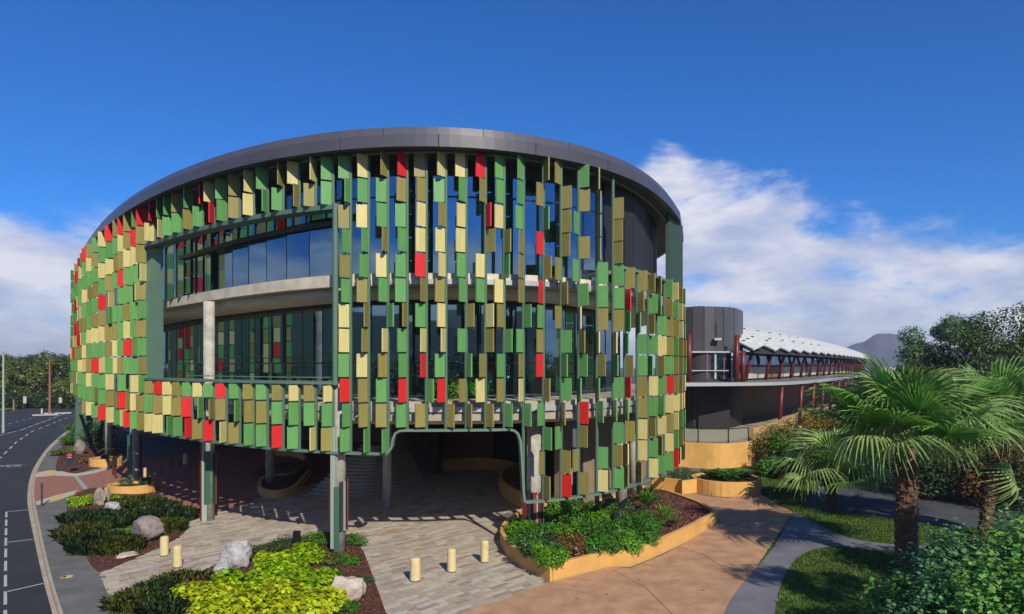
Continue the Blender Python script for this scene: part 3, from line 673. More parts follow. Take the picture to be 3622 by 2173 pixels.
# ================================================================ PLANTERS AND LOW WALLS
m_ochre = mat('ochre render', (.62, .35, .10), .85, var=.13, scale=.9, bump=.25, bscale=18)
m_soil2 = mat('planter soil', (.06, .035, .022), .95, var=.4, scale=6, bump=1, bscale=20)
m_red_peb = mat('red scoria', (.20, .055, .05), .9, island=.5)
def planter(name, label, outline, h, th=.17, soil=True, cat='planter', joints=()):
    cx = sum(p[0] for p in outline)/len(outline); cy = sum(p[1] for p in outline)/len(outline)
    e = empty(name, (cx, cy, 0), label, cat)
    a = sum(outline[k][0]*outline[(k+1) % len(outline)][1]-outline[(k+1) % len(outline)][0]*outline[k][1] for k in range(len(outline)))
    if a < 0: outline = outline[::-1]
    n = len(outline); ins = []
    for i, p in enumerate(outline):
        A, B = outline[i-1], outline[(i+1) % n]
        d1 = Vector((p[0]-A[0], p[1]-A[1])).normalized(); d2 = Vector((B[0]-p[0], B[1]-p[1])).normalized(); nn = Vector((-(d1.y+d2.y), d1.x+d2.x)).normalized()
        k_ = th/max(.45, nn.dot(Vector((-d1.y, d1.x)))); ins.append((p[0]+nn.x*k_, p[1]+nn.y*k_))
    b = MB()
    for i in range(n):
        j = (i+1) % n; p, q, r, s = outline[i], outline[j], ins[j], ins[i]
        b.face([(*p, 0), (*q, 0), (*q, h), (*p, h)]); b.face([(*p, h), (*q, h), (*r, h), (*s, h)]); b.face([(*s, 0), (*s, h), (*r, h), (*r, 0)])
    fixn(b.build('wall', m_ochre, e))
    if soil: MB().face([(*p, h-.13) for p in ins]).build('soil', m_soil2, e)
    for (u, v) in joints: 
        X, Y = g(u, v); MB().box((X, Y-.004, h/2), (.014, .02, h-.01)).build('joint', m_soil2, e)
    return e, ins
H1 = .58
p1o = [g(u, v, H1) for u, v in [(1262,1228),(1241,1243),(1222,1255),(1210,1270),(1208,1284),(1225.6,1312.7),(1263,1336),(1328.6,1365.3),(1477,1330),(1522,1331),(1570,1314),(1620,1293),(1674,1268),(1734,1235),(1692,1211),(1638,1192),(1600,1181),(1556,1173),(1520,1178),(1480,1196),(1400,1212),(1320,1214)]]
pl1, p1i = planter('garden_planter', 'long ochre planter with notched front wall, full of green shrubs and red scoria', p1o, H1, joints=((1336,1405),))
P2C = (12.45, 41.0); H2 = .81
p2o = [(P2C[0]+1.95*math.cos(a), P2C[1]+1.95*math.sin(a)) for a in [i*math.pi/16 for i in range(32)]]
pl2, p2i = planter('round_planter', 'round ochre planter of broad leaves in front of the curved retaining wall', p2o, H2, joints=((1742,1204),))
def lowwall(name, label, pts, h, th=.2, z=0, cat='low wall', m=m_ochre, path=None):
    P = path or smooth_poly([g(u, v) for u, v in pts], False, 4)
    o = fixn(wall_strip(P, th, z, h).build(name, m)); tag(o, label, cat); return o
lowwall('low_wall', 'stepped ochre garden wall running from the building to the round planter', None, .78, path=[g(1575,1184), g(1640,1192), g(1648,1196), g(1690,1190)])
lowwall('curved_bench_wall', 'dark orange curved wall at the back of the covered entry', [(1070,1140),(1110,1136),(1160,1134),(1210,1139),(1247,1149)], .8)
lowwall('curved_planter_wall', 'orange wall bulging towards the entry beside the screened column', [(1247,1150),(1220,1160),(1206,1177),(1212,1198),(1232,1214),(1262,1232)], .8)
MB().box((*uy(1130, 50.4), 2.2), (3.6, .1, 3.2)).build('timber_panel', mat('red timber', (.17, .055, .03), .6), BLD)
p5 = smooth_poly([g(u, v) for u, v in [(622,1188),(640,1203),(680,1204),(712,1193),(735,1170),(756,1140),(748,1130),(716,1152),(690,1160),(640,1166)]], True, 4)
planter('kidney_planter', 'low dark orange kidney shaped planter round an inner column', p5, .45)
lowwall('inner_wall', 'far orange curved wall in the shade left of the stairs', [(655,1102),(700,1104),(728,1112),(735,1124),(722,1136)], .5)
c3 = (uy(318, 40.8)[0], 40.8)
planter('column_planter', 'low ochre lens shaped planter round the column beside the road crossing', [(c3[0]+1.32*math.cos(a), c3[1]+1.05*math.sin(a)) for a in [i*math.pi/14 for i in range(28)]], .45)
c4 = (uy(256, 51.2)[0], 51.2)
planter('small_planter', 'small ochre planter at the far left column behind the sign', [(c4[0]+1.1*math.cos(a), c4[1]+1.0*math.sin(a)) for a in [i*math.pi/12 for i in range(24)]], .6)
# stairs under the building
st = empty('staircase', (*g(880, 1195), 0), 'wide pale fan of steps rising into the shade under the building', 'stairs')
m_tread = mat('stair tread', (.33, .31, .26), .8, var=.1, scale=4)
for i in range(15):
    t = i/14; z = .15*(i+1)
    A, B_, C_ = g(745+4*t, 1196), g(880, 1201), g(1026-4*t, 1172)
    sh = i*.36; P = smooth_poly([(A[0]+sh*.35, A[1]+sh), (B_[0], B_[1]+sh), (C_[0]-sh*.35, C_[1]+sh*1.02)], False, 5)
    stp = fixn(wall_strip(P, .37, z-.15, z).build('step', m_tread, st)); fixn(wall_strip(offs(P, -.015), .04, z-.03, z+.004).build('nosing', m_pale, stp))
# terrace, retaining wall, balustrade
rw = smooth_poly([uy(1612, 50.8), uy(1660, 50.4), (uy(1740, 49.6)), uy(1800, 50.6), uy(1850, 53), uy(1885, 58), (32, 75)], False, 5)
m_terr = mat('terrace paving', (.32, .26, .19), .85, var=.15, scale=2)
fixn(wall_strip(rw, .25, 0, 1.8).build('retaining_wall', m_ochre))
tag(bpy.data.objects['retaining_wall'], 'tall smooth curved ochre retaining wall below the glass balustrade', 'retaining wall')
sheet('terrace', offs(rw, .2)+[(60, 120), (60, 200), (10, 200), (8, 53)], 1.78, m_terr)
bal = empty('balustrade', (*uy(1730, 50), 1.8), 'glass balustrade with dark posts on top of the curved ochre wall', 'balustrade')
m_bg = mat('balustrade glass', (.30, .34, .28), .05, spec=.8); 
m_bg.node_tree.nodes['Principled BSDF'].inputs['Alpha'].default_value = .35
br = [p for p in rw if 1612 <= U0+F*p[0]/p[1] <= 1816]; br = resample(offs(br, .1), 2.2)
for p in br: MB().box((p[0], p[1], 2.3), (.07, .07, 1.0)).build('post', m_mull, bal)
for a, c in zip(br, br[1:]):
    d = Vector((c[0]-a[0], c[1]-a[1])); MB().box(((a[0]+c[0])/2, (a[1]+c[1])/2, 2.28), (d.length-.16, .02, .85), math.atan2(d.y, d.x)).build('glass_panel', m_bg, bal)
fixn(wall_strip(offs(br, -.03), .06, 2.78, 2.83).build('handrail', m_mull, bal))
o = fixn(wall_strip([p for p in offs(rw, .02) if U0+F*p[0]/p[1] > 1816], .28, 1.8, 2.75).build('parapet', mat('parapet render', (.50, .30, .13), .85, var=.2, scale=1.5))); tag(o, 'short ochre parapet at the right end of the glass balustrade', 'parapet')
# ================================================================ DARK DRUM BUILDING
DR = empty('drum_building', (*uy(1720, 62), 1.8), 'charcoal metal clad drum building with red posts behind the balustrade', 'building')
m_char = mat('charcoal sheet', (.085, .085, .092), .4, var=.1, scale=1, metal=.2); m_redp = mat('dark red steel', (.12, .016, .013), .45, var=.1, scale=3)
dp = smooth_poly([uy(1600, 64.5), uy(1640, 62.2), uy(1690, 61), uy(1735, 61.2), uy(1772, 62.8), uy(1793, 66.5), uy(1785, 70)], False, 5)
dps = resample(dp, .95)
for a, c in zip(dps, dps[1:]):
    d = Vector((c[0]-a[0], c[1]-a[1])); w = d.length; nn = Vector((-d.y, d.x)).normalized(); jj = random.uniform(-.03, .03)
    MB().box(((a[0]+c[0])/2+nn.x*jj, (a[1]+c[1])/2+nn.y*jj, 10.45), (w-.03, .12, 3.9+random.choice((0, 0, .06))), math.atan2(d.y, d.x)).build('cladding_panel', m_char, DR)
    MB().box(((a[0]+c[0])/2, (a[1]+c[1])/2, 3.85), (w-.03, .12, 4.1), math.atan2(d.y, d.x)).build('wall_panel', m_dkclad, DR)
fixn(wall_strip(offs(dp, .1), .2, 1.8, 12.2).build('drum_wall', m_dark, DR))
fixn(MB().prism(offs(dps, .15)+[(20, 78), (10, 74)], 12.1, 12.3).build('roof', m_dkmetal, DR))
for i, u in enumerate(range(1668, 1786, 20)):
    X, Y = uy(u, 61.2+abs(u-1715)*.012-.25); X2, _ = uy(u+18, 61.5)
    MB().box(((X+X2)/2, Y+.05, 7.3), (X2-X-.05, .05, 2.2)).build('window_pane', m_glass, DR)
    MB().box((X, Y-.03, 7.3), (.16, .12, 2.35)).build('mullion', [m_chan, m_chan, mat('purple frame', (.14, .05, .18), .5), m_chan, mat('purple frame', (.14, .05, .18), .5), m_chan][i % 6], DR)
MB().box((*uy(1726, 60.9), 8.46), (4.4, .16, .14)).build('window_head', m_chan, DR); MB().box((*uy(1715, 60.9), 6.85), (3.2, .12, .08)).build('transom', m_chan, DR)
for u, z1 in ((1665, 10.0), (1780, 9.9), (1795, 8.6)):
    X, Y = uy(u, 60.3); MB().cyl(X, Y, 5.9, z1, .22, 14).build('red_post', m_redp, DR, smooth=True)
MB().box((*uy(1725, 60.8), 3.6), (2.7, .06, 3.6)).build('doorway', mat('black opening', (.006, .006, .007), .6), DR)
X, Y = uy(1733, 60.6); MB().box((X, Y, 9.55), (.6, .5, .2)).build('wall_lamp', m_chan, DR); MB().box((X, Y+.2, 10.3), (.06, .1, 1.4)).build('lamp_arm', m_mull, DR)
# ================================================================ LONG PAVILION WITH WHITE BLADE ROOF
PV2 = empty('long_pavilion', (35, 85, 1.8), 'long pavilion with white sawtooth blade roof and red columns receding to the right', 'building')
m_wroof = mat('white blade roof', (.58, .60, .56), .5, var=.18, scale=2); m_can = mat('canopy sheet', (.24, .23, .22), .5, metal=.3, var=.1, scale=1); m_tan = mat('tan wall', (.20, .11, .05), .8, var=.15, scale=.6)
line_ = smooth_poly([(13.5, 56.5), (20.5, 58.5), (25.5, 63), (33, 74), (47, 96), (66, 128), (84, 160)], False, 8)
fixn(wall_strip(line_, 6, 5.72, 5.86).build('canopy_roof', m_can, PV2)); fixn(wall_strip(offs(line_, -.08), .16, 5.62, 5.9).build('canopy_gutter', m_chan, PV2))
fixn(wall_strip(offs(line_, 7), .3, 1.8, 5.7).build('lower_wall', m_tan, PV2)); fixn(wall_strip(offs(line_[14:], 5.0), .3, 5.9, 8.6).build('upper_wall', m_dark, PV2))
ls = resample(offs(line_, .4), 5.2)
for i, p in enumerate(ls[2:]): MB().tube([(p[0], p[1], 1.8), (p[0]+.25, p[1], 5.7)], .17, 10).build('red_column', m_redp, PV2, smooth=True)
us = resample(offs(line_[14:], 3.8), 5.4)
for i, p in enumerate(us):
    MB().tube([(p[0]-.1, p[1], 5.9), (p[0]+.45, p[1]-.3, 8.9)], .17, 8).build('raking_column', m_redp, PV2, smooth=True)
uw = resample(offs(line_[14:], 4.85), 2.3)
for a, c in zip(uw, uw[1:]):
    d = Vector((c[0]-a[0], c[1]-a[1])); rz = math.atan2(d.y, d.x)
    MB().box(((a[0]+c[0])/2, (a[1]+c[1])/2, 7.9), (d.length-.15, .06, 1.1), rz).build('window_pane', m_glass, PV2)
    MB().box(((a[0]+c[0])/2, (a[1]+c[1])/2, 6.6), (d.length-.12, .08, 1.1), rz).build('wall_board', m_pale if random.random() < .6 else m_tan, PV2)
# roof blades: each bay leans up and back, its far edge lifted, over an added dark sheet imitating shade in the gaps
rb = resample(offs(line_[13:], 2.6), 5.4)
b = MB(); rr = [offs(rb, t*8.4) for t in (0, .25, .5, .75, 1)]; zz_ = [8.35+2.55*math.sin(t*math.pi/2*.95) for t in (0, .25, .5, .75, 1)]
for j in range(4):
    for i in range(len(rb)-1): b.face([(*rr[j][i], zz_[j]), (*rr[j][i+1], zz_[j]), (*rr[j+1][i+1], zz_[j+1]), (*rr[j+1][i], zz_[j+1])])
b.build('gap_shade_deck', m_dark, PV2)
for i, (a, c) in enumerate(zip(rb, rb[1:])):
    d = Vector((c[0]-a[0], c[1]-a[1])); Ln = d.length; d.normalize(); nn = Vector((-d.y, d.x)); b = MB(); rows = []
    for s in range(7):
        t = s/6; back = t*8.5; zc = 8.7+2.6*math.sin(t*math.pi/2*.95)
        p0 = Vector(a)+nn*back+d*(t*3.6-.6); p1 = Vector(a)+nn*back+d*(Ln*.56+t*3.7)
        rows.append(((p0.x, p0.y, zc+.05), (p1.x, p1.y, zc+.75)))
    for r0, r1 in zip(rows, rows[1:]):
        b.face([r0[0], r0[1], r1[1], r1[0]]); b.face([(*q[:2], q[2]-.14) for q in (r0[1], r0[0], r1[0], r1[1])])
    for e_ in (0, 1):
        for r0, r1 in zip(rows, rows[1:]): b.face([r0[e_], r1[e_], (*r1[e_][:2], r1[e_][2]-.14), (*r0[e_][:2], r0[e_][2]-.14)])
    q0, q1 = rows[0]; b.face([q0, (*q0[:2], q0[2]-.14), (*q1[:2], q1[2]-.14), q1])
    fixn(b.build('roof_blade', m_wroof, PV2))
    for s in (1, 3, 5):                                       # dark clip holes along each blade
        A, B_ = Vector(rows[s][0]), Vector(rows[s][1])
        for t in (.2, .5, .8):
            q = A.lerp(B_, t); b2 = MB().box((q.x, q.y, q.z+.03), (.28, .28, .06), math.atan2(d.y, d.x))
            if i < 7: b2.build('vent_cap', m_mull, PV2)
# ================================================================ SMALL FITTINGS
m_boll = mat('cream bollard', (.62, .50, .25), .6, var=.12, scale=5); m_bb = mat('bollard base', (.10, .09, .07), .6)
def bollard(u, vb, vt, w, label, grp):
    X, Y = g(u, vb); h = (vb-vt)/F*Y+.0; r = w/F*Y/2; h = h*.97
    e = empty('cream_bollard', (X, Y, .03), label, 'bollard', grp)
    prof = [(0, r*.96), (.02, r), (h*.9, r*.97), (h*.97, r*.93), (h, r*.80)]
    b = MB(); b.tube([(X, Y, .07+z) for z, _ in prof], [q for _, q in prof], 24); b.build('body', m_boll, e, smooth=False)
    MB().cyl(X, Y, .03, .07, r*.93, 20).build('base_ring', m_bb, e)
    MB().cyl(X, Y, .07+h, .085+h, r*.6, 20).build('cap', m_boll, e)
GB = 'cream bollards standing on the stone paving'
bollard(397, 1345, 1300, 20, 'cream bollard next to the big round boulder, farther of the left pair', GB)
bollard(429, 1373, 1323, 21, 'cream bollard on open paving, nearer of the left pair', GB)
bollard(1003, 1406, 1352, 26, 'nearest and stoutest cream bollard of the row of three at the entry', GB)
bollard(1091, 1384, 1330, 22, 'middle cream bollard of the row of three at the entry', GB)
bollard(1171, 1361, 1310, 20, 'cream bollard of the row of three closest to the long planter', GB)
bollard(449, 1124, 1098, 13, 'cream bollard deep in the shade under the building', 'cream bollards under the building')
bollard(352, 1160, 1133, 12, 'cream bollard in the shade behind the lens shaped planter', 'cream bollards under the building')
def slim(name, u, vb, vt, r, m, label, cat, grp=None, cap=True):
    X, Y = g(u, vb); h = (vb-vt)/F*Y
    o = MB().tube([(0, 0, 0), (0, 0, h*.97), (0, 0, h)], [r, r, r*.7], 10).build(name, m); o.location = (X, Y, .02); tag(o, label, cat, grp); return o
X, Y = g(717, 1331); e = empty('black_bollard_light', (X, Y, 0), 'square black bollard light rising behind the lime green shrubs', 'bollard light')
MB().box((X, Y, .38), (.24, .24, .72)).build('body', mat('black metal', (.008, .008, .01), .4), e); MB().box((X, Y, .755), (.25, .25, .02)).build('cap', m_mull, e)
m_gpost = mat('dark green post', (.035, .055, .05), .5); m_rpost = mat('dark red post', (.12, .018, .016), .5)
slim('thin_bollard', 101, 1224, 1168, .05, m_gpost, 'thin dark bollard at the kerb below the brick crossing', 'bollard')
for i, (u, vb, vt) in enumerate(((390, 1148, 1124), (413, 1137, 1114), (435, 1129, 1108))):
    slim('steel_bollard', u, vb, vt, .045, m_gpost, ['slim steel bollard under the building, nearest the column planter', 'slim steel bollard under the building, middle of the three', 'slim steel bollard under the building, next to the shaded cream bollard'][i], 'bollard', 'slim steel bollards under the building')
slim('steel_bollard', 261, 1137, 1112, .055, m_gpost, 'slim grey green bollard in front of the small ochre planter', 'bollard')
slim('red_bollard', 273, 1150, 1126, .06, m_rpost, 'dark red bollard beside the lens shaped planter, one with taller neighbour', 'bollard', 'dark red bollards')
slim('red_bollard', 279, 1157, 1131, .06, m_rpost, 'dark red bollard closest to the ochre wall of the lens shaped planter', 'bollard', 'dark red bollards')
# red and black wayfinding sign
X, Y = g(169, 1143); e = empty('wayfinding_sign', (X, Y, .05), 'dark wayfinding sign with a red emblem standing in the far left bed', 'sign')
m_sg = mat('sign panel', (.022, .022, .03), .4); MB().box((X, Y, 1.0), (.44, .08, .95), .25).build('panel', m_sg, e); MB().box((X, Y, .28), (.07, .06, .5), .25).build('leg', m_redp, e)
m_pink = mat('sign red', (.75, .02, .09), .5)
MB().box((X+.01, Y-.06, 1.20), (.30, .02, .10), .25).build('emblem', m_pink, e); MB().box((X+.03, Y-.06, 1.29), (.16, .02, .10), .25).build('emblem', m_pink, e)
MB().box((X+.01, Y-.06, 1.06), (.24, .02, .05), .25).build('lettering', m_white, e)
# far left street furniture
def mast(name, u, vb, vt, r, m, label, cat):
    X, Y = g(u, vb, -.12); h = (vb-vt)/F*Y; o = MB().tube([(0, 0, 0), (0, 0, h)], [r, r*.7], 10).build(name, m); o.location = (X, Y, -.12); tag(o, label, cat); return X, Y, h, o
m_pg = mat('pale green pole', (.34, .42, .36), .5); m_rw = mat('rust red pole', (.30, .10, .06), .6)
X, Y, h, o = mast('street_lamp', 8, 1046, 858, .13, m_pg, 'tall pale green street lamp pole at the left edge of the road', 'street lamp')
a_ = MB().tube([(0, 0, h), (-1.2, .3, h+.1), (1.5, -.2, h+.12)], .05, 6).build('lamp_arm', m_pg); a_.parent = o
MB().box((1.6, -.2, h+.1), (.7, .25, .1)).build('lamp_head', m_chan).parent = o
mast('rust_pole', 120, 1003, 869, .16, m_rw, 'tall rust red pole on the white road island', 'pole')
mast('short_post', 33, 992, 965, .14, mat('pinkish post', (.28, .17, .16), .6), 'short pinkish post at the far verge', 'post')
for u, v0, v1 in ((60, 958, 975), (146, 961, 974)):
    X, Y = g(u, 987); e = empty('road_sign', (X, Y, 0), 'small white sign on the far verge '+('beside the short pinkish post' if u == 60 else 'right of the rust red pole'), 'sign')
    MB().box((X, Y, zz := (CH+(HV-(v0+v1)/2)/F*Y)), (.55, .05, (v1-v0)/F*Y)).build('panel', m_white, e); MB().tube([(X, Y+.06, 0), (X, Y+.06, zz)], .05, 6).build('leg', m_mull, e)
for k_, (u, v, w, d) in enumerate(((110, 1002, 3.2, 1.1), (140, 998, 3.5, 1.2))):
    X, Y = g(u, v); o = MB().box((X, Y, -.03), (w, d, .15), .5).build('traffic_island', m_pale); tag(o, 'small white traffic island on the far road, '+('at the foot of the rust red pole' if k_ == 0 else 'just past the rust red pole'), 'traffic island')
slim('keep_left_post', 101, 1000, 988, .12, mat('pale blue post', (.45, .6, .65), .5), 'small pale blue post on the near end of the white island', 'post')
# ================================================================ STONES
from mathutils import noise as MN
def boulder(name, label, u, v, w, d, h, m, seed, rz=0, facet=.35, cat='boulder', grp=None, z=.03):
    bm = bmesh.new(); bmesh.ops.create_icosphere(bm, subdivisions=4, radius=1); rg = random.Random(seed); of = Vector((seed*7.1, seed*3.3, 1))
    cuts = [Vector((rg.gauss(0, 1), rg.gauss(0, 1), rg.gauss(0, .8))).normalized() for _ in range(9)]; cd_ = [rg.uniform(.62, .9) for _ in cuts]
    for vtx in bm.verts:
        p = vtx.co.copy()
        for c_, k_ in zip(cuts, cd_):
            q = p.dot(c_)
            if q > k_: p -= c_*(q-k_)*.9
        p *= 1+facet*.35*MN.noise(p*1.6+of)+.11*MN.noise(p*4.5+of)+.05*MN.noise(p*13+of)
        vtx.co = Vector((p.x*w/2, p.y*d/2, p.z*h/2*1.15+h*.42))
    me = bpy.data.meshes.new(name); bm.to_mesh(me); bm.free(); X, Y = g(u, v); o = link(name, me, m, loc=(X, Y, z), rz=rz); me.polygons.foreach_set('use_smooth', [True]*len(me.polygons)); tag(o, label, cat, grp); return o
m_s1 = mat('mottled grey stone', (.31, .25, .23), .9, col2=(.15, .125, .13), scale=3.2, bump=.9, bscale=9)
m_s2 = mat('white grey stone', (.50, .48, .48), .9, col2=(.24, .24, .25), scale=4.5, bump=1, bscale=9)
m_s3 = mat('cream stone', (.58, .49, .40), .9, col2=(.40, .33, .27), scale=3.5, bump=.9, bscale=9)
m_s4 = mat('dark split stone', (.20, .15, .15), .9, col2=(.44, .35, .26), scale=2.2, bump=.9, bscale=8)
boulder('boulder', 'big rounded mottled boulder beside the left pair of cream bollards', 357, 1309, 1.28, 1.1, 1.05, m_s1, 4, facet=.2)
boulder('boulder', 'small pale rounded boulder in front of the split upright rock', 272, 1245, .78, .7, .72, m_s2, 8, facet=.2)
boulder('standing_stone', 'upright split rock with dark and cream faces above the lime groundcover', 240, 1222, .58, .5, 1.0, m_s4, 14, rz=.3, facet=.9)
boulder('standing_stone', 'second narrower half of the split rock, leaning on its darker neighbour', 257, 1218, .36, .4, .8, m_s4, 19, rz=-.4, facet=.9)
boulder('flat_stone', 'flat pale stone slab lying at the bed edge by the paving', 308, 1347, .85, .9, .16, m_s3, 21, rz=.5)
boulder('boulder', 'white grey rugged boulder leaning over the upper edge of the lime shrubs', 578, 1372, 1.15, .8, .95, m_s2, 31, rz=.5, facet=.6)
boulder('boulder', 'lower white grey rock wedged against the rugged boulder', 540, 1386, .7, .6, .55, m_s2, 36, rz=.9, facet=.6)
boulder('boulder', 'cream flat-topped boulder on bark mulch right of the lime shrubs', 840, 1452, 1.12, .95, .85, m_s3, 44, rz=.35, facet=.5)
boulder('boulder', 'half hidden grey stone among the far left shrubs', 192, 1098, 1.0, .9, 1.2, m_s1, 51, facet=.3)
# ================================================================ SHRUBS
L_lime = leafmat('lime leaf', (.27, .44, .008), .6, .35); L_lime2 = leafmat('yellow lime leaf', (.42, .50, .010), .55, .35)
L_dk = leafmat('dark leaf', (.05, .10, .028), .5, .2); L_ol = leafmat('olive leaf', (.13, .165, .028), .55, .3)
L_gr = leafmat('green leaf', (.065, .20, .018), .5, .35); L_br = leafmat('bright green leaf', (.13, .32, .02), .4, .35)
L_bl = leafmat('blue green leaf', (.11, .26, .09), .5, .3); L_rd = leafmat('bronze leaf', (.18, .09, .03), .5, .25); L_cr = leafmat('croton leaf', (.32, .24, .02), .6, .3)
L_tree = leafmat('tree leaf', (.095, .16, .045), .5, .35); L_tree2 = leafmat('pale tree leaf', (.16, .25, .10), .45, .4); L_tree3 = leafmat('deep tree leaf', (.05, .085, .025), .5, .3)
m_bark = mat('bark', (.12, .085, .06), .9, var=.3, scale=5, bump=.8, bscale=12)
def mound(name, label, pts, n, size, m, seed, cat='shrub', grp=None, aspect=.5, up=.4, loc=None, core=True, coremat=None):
    """a shrub made of leafy clumps; pts = list of (x, y, z, rx, ry, rz)"""
    rg = np.random.default_rng(seed); e = empty(name, (pts[0][0], pts[0][1], 0), label, cat, grp)
    tot = sum(p[3]*p[5]+p[4]*p[5] for p in pts); C = []; D = []
    for p in pts:
        k_ = max(20, int(n*(p[3]*p[5]+p[4]*p[5])/tot)); c, d = ballpts(p[:3], p[3:6], k_, rg, .5); keep = c[:, 2] > .03; C.append(c[keep]); D.append(d[keep])
    C = np.concatenate(C); D = np.concatenate(D)
    leaves('foliage', C, size, m, e, seed, aspect, up, outdir=D)
    if core:
        b = MB()
        for p in pts[:6]:
            for j in range(3):
                a = rg.uniform(0, 6.28); b.tube([(p[0], p[1], 0), (p[0]+math.cos(a)*p[3]*.3, p[1]+math.sin(a)*p[4]*.3, p[2]*.6), (p[0]+math.cos(a)*p[3]*.6, p[1]+math.sin(a)*p[4]*.6, p[2]+p[5]*.5)], [.025, .018, .006], 5)
        b.build('stems', m_bark, e)
    return e
def clump(u, v, r, h, Y=None, k=5, seed=0, base=0):
    X, Yy = g(u, v) if Y is None else uy(u, Y); rg = random.Random(seed); o = [(X, Yy, base+h*.5, r*.75, r*.7, h*.5)]
    for i in range(k): a = rg.uniform(0, 6.28); q = rg.uniform(.35, .8)*r; s = rg.uniform(.3, .55); o.append((X+math.cos(a)*q, Yy+math.sin(a)*q, base+h*rg.uniform(.35, .8), r*s, r*s, h*s*.75))
    return o
# the lime green mass at the bottom: several bushes grown together
LB = [(500,1470,1.05,.75),(580,1450,1.0,.8),(560,1510,1.1,.85),(650,1420,.95,.8),(660,1490,1.1,.9),(735,1440,1.0,.85),(745,1500,1.0,.85),(700,1385,.75,.7),(790,1475,.6,.55),(740,1362,.6,.75),(655,1375,.55,.6)]
LL = ['at the near left corner of the mass', 'on the upper left slope of the mass', 'at the bottom edge, left of centre', 'in the upper middle of the mass', 'at the bottom edge, centre of the mass', 'on the right shoulder, left of the cream boulder', 'at the bottom edge, right of centre', 'just in front of the black bollard light', 'touching the cream boulder', 'tallest, right of the black bollard light', 'at the top left behind the rugged white boulder']
for i, (u, v, r, h) in enumerate(LB):
    e = mound('lime_shrub', 'lime green leafy shrub '+LL[i], clump(u, v, r, h, seed=i+1, k=9), 2500, .165, L_lime if i % 2 else L_lime2, 100+i, grp='lime green shrubs in the front bed', aspect=.75, up=.7)
mound('lime_groundcover', 'bright lime groundcover round the foot of the split rock', clump(205, 1215, .8, .35, seed=5)+clump(190, 1225, .6, .3, seed=6)+clump(235, 1208, .9, .35, seed=7)+clump(265, 1215, .7, .35, seed=8), 5000, .11, L_lime, 131, cat='groundcover', aspect=.75, up=.7)
def tuftbush(name, label, u, v, r, h, n, m, seed, grp=None, cat='shrub', w=.025):
    rg = random.Random(seed); X0, Y0 = g(u, v); P = []
    for _ in range(n):
        a = rg.uniform(0, 6.28); q = math.sqrt(rg.random())*r; P.append((X0+math.cos(a)*q, Y0+math.sin(a)*q*.85, .04+rg.uniform(0, h*.55)*(1-q/r*.6)))
    e = empty(name, (X0, Y0, 0), label, cat, grp); blades('foliage', P, h*.6, w, m, e, seed, .75)
    leaves('leaf_tips', [(p[0], p[1], p[2]+h*.25) for p in P[::2]], w*2.6, m, e, seed+1, .4, .2); return e
GD = 'dark low shrubs in the left bed'
DS = [(215,1262,1.0,.55,'left of the pale boulder'),(205,1300,.95,.6,'at the left edge beside the footpath'),(245,1330,1.0,.65,'between footpath and flat stone'),(285,1335,.75,.6,'just behind the flat stone'),(262,1285,.8,.6,'below the pale boulder'),(330,1225,1.1,.5,'in front of the lens shaped planter'),(375,1235,1.0,.5,'near the edge of the brick paving'),(350,1255,.9,.5,'above the big boulder'),(410,1258,1.0,.65,'at the right tip, nearest the pillar'),(400,1285,.7,.55,'right of the big boulder'),(300,1262,.8,.5,'between the two rounded boulders')]
for i, (u, v, r, h, s) in enumerate(DS): tuftbush('dark_shrub', 'dark grassy shrub '+s, u, v, r*1.22, h, 3000, [L_dk, L_ol, L_dk, L_ol][i % 4], 200+i, GD)
for i, (u, v, r, h, m, s) in enumerate(((228,1290,.35,.55,L_gr,'between the two left hand grassy shrubs'),(318,1300,.4,.5,L_br,'left of the big boulder'),(345,1238,.35,.5,L_rd,'bronze, above the big boulder'),(430,1272,.35,.45,L_gr,'at the very tip of the bed'),(272,1310,.4,.55,L_ol,'behind the flat stone'),(385,1262,.35,.5,L_gr,'right above the big boulder'))):
    mound('leafy_shrub', 'small leafy shrub in the left bed, '+s, clump(u, v, r, h, seed=40+i, k=6), 900, .09, m, 260+i, grp='small leafy shrubs in the left bed')
tuftbush('green_tuft', 'bright green tuft right of the pale boulder', 302, 1272, .4, .35, 700, L_gr, 230)
for i, (u, v, s) in enumerate(((330, 1470, 'at the lower left corner by the footpath'), (385, 1445, 'along the paving edge, second from the footpath'), (440, 1420, 'in the middle of the front bed edge'), (480, 1440, 'touching the lime mass on its left'), (410, 1480, 'at the bottom edge of the picture left of the lime mass'))):
    tuftbush('olive_shrub', 'dull olive heath shrub '+s, u, v, .85, .5, 2600, [L_ol, L_dk, L_ol, L_rd, L_dk][i], 240+i, 'heath shrubs at the left of the front bed')
for i, (u, v, r, h, s) in enumerate(((770,1318,.75,.5,'left of the clad column base'),(860,1318,.6,.5,'right of the clad column base'),(640,1340,.8,.4,'behind the rugged white boulder'),(690,1325,.8,.35,'behind the black bollard light'),(800,1365,.6,.4,'on the mulch in front of the column'),(850,1365,.55,.35,'at the mulch edge above the cream boulder'),(795,1400,.5,.35,'between the lime mass and the cream boulder'),(880,1415,.3,.3,'just right of the cream boulder'),(845,1478,.35,.3,'small one in front of the cream boulder'))):
    mound('green_shrub', 'low mid green shrub '+s, clump(u, v, r, h, seed=60+i), 1300, .085, [L_gr, L_gr, L_dk, L_dk, L_ol, L_gr, L_dk, L_dk, L_gr][i], 250+i, grp='low green shrubs in the front bed', aspect=.45)
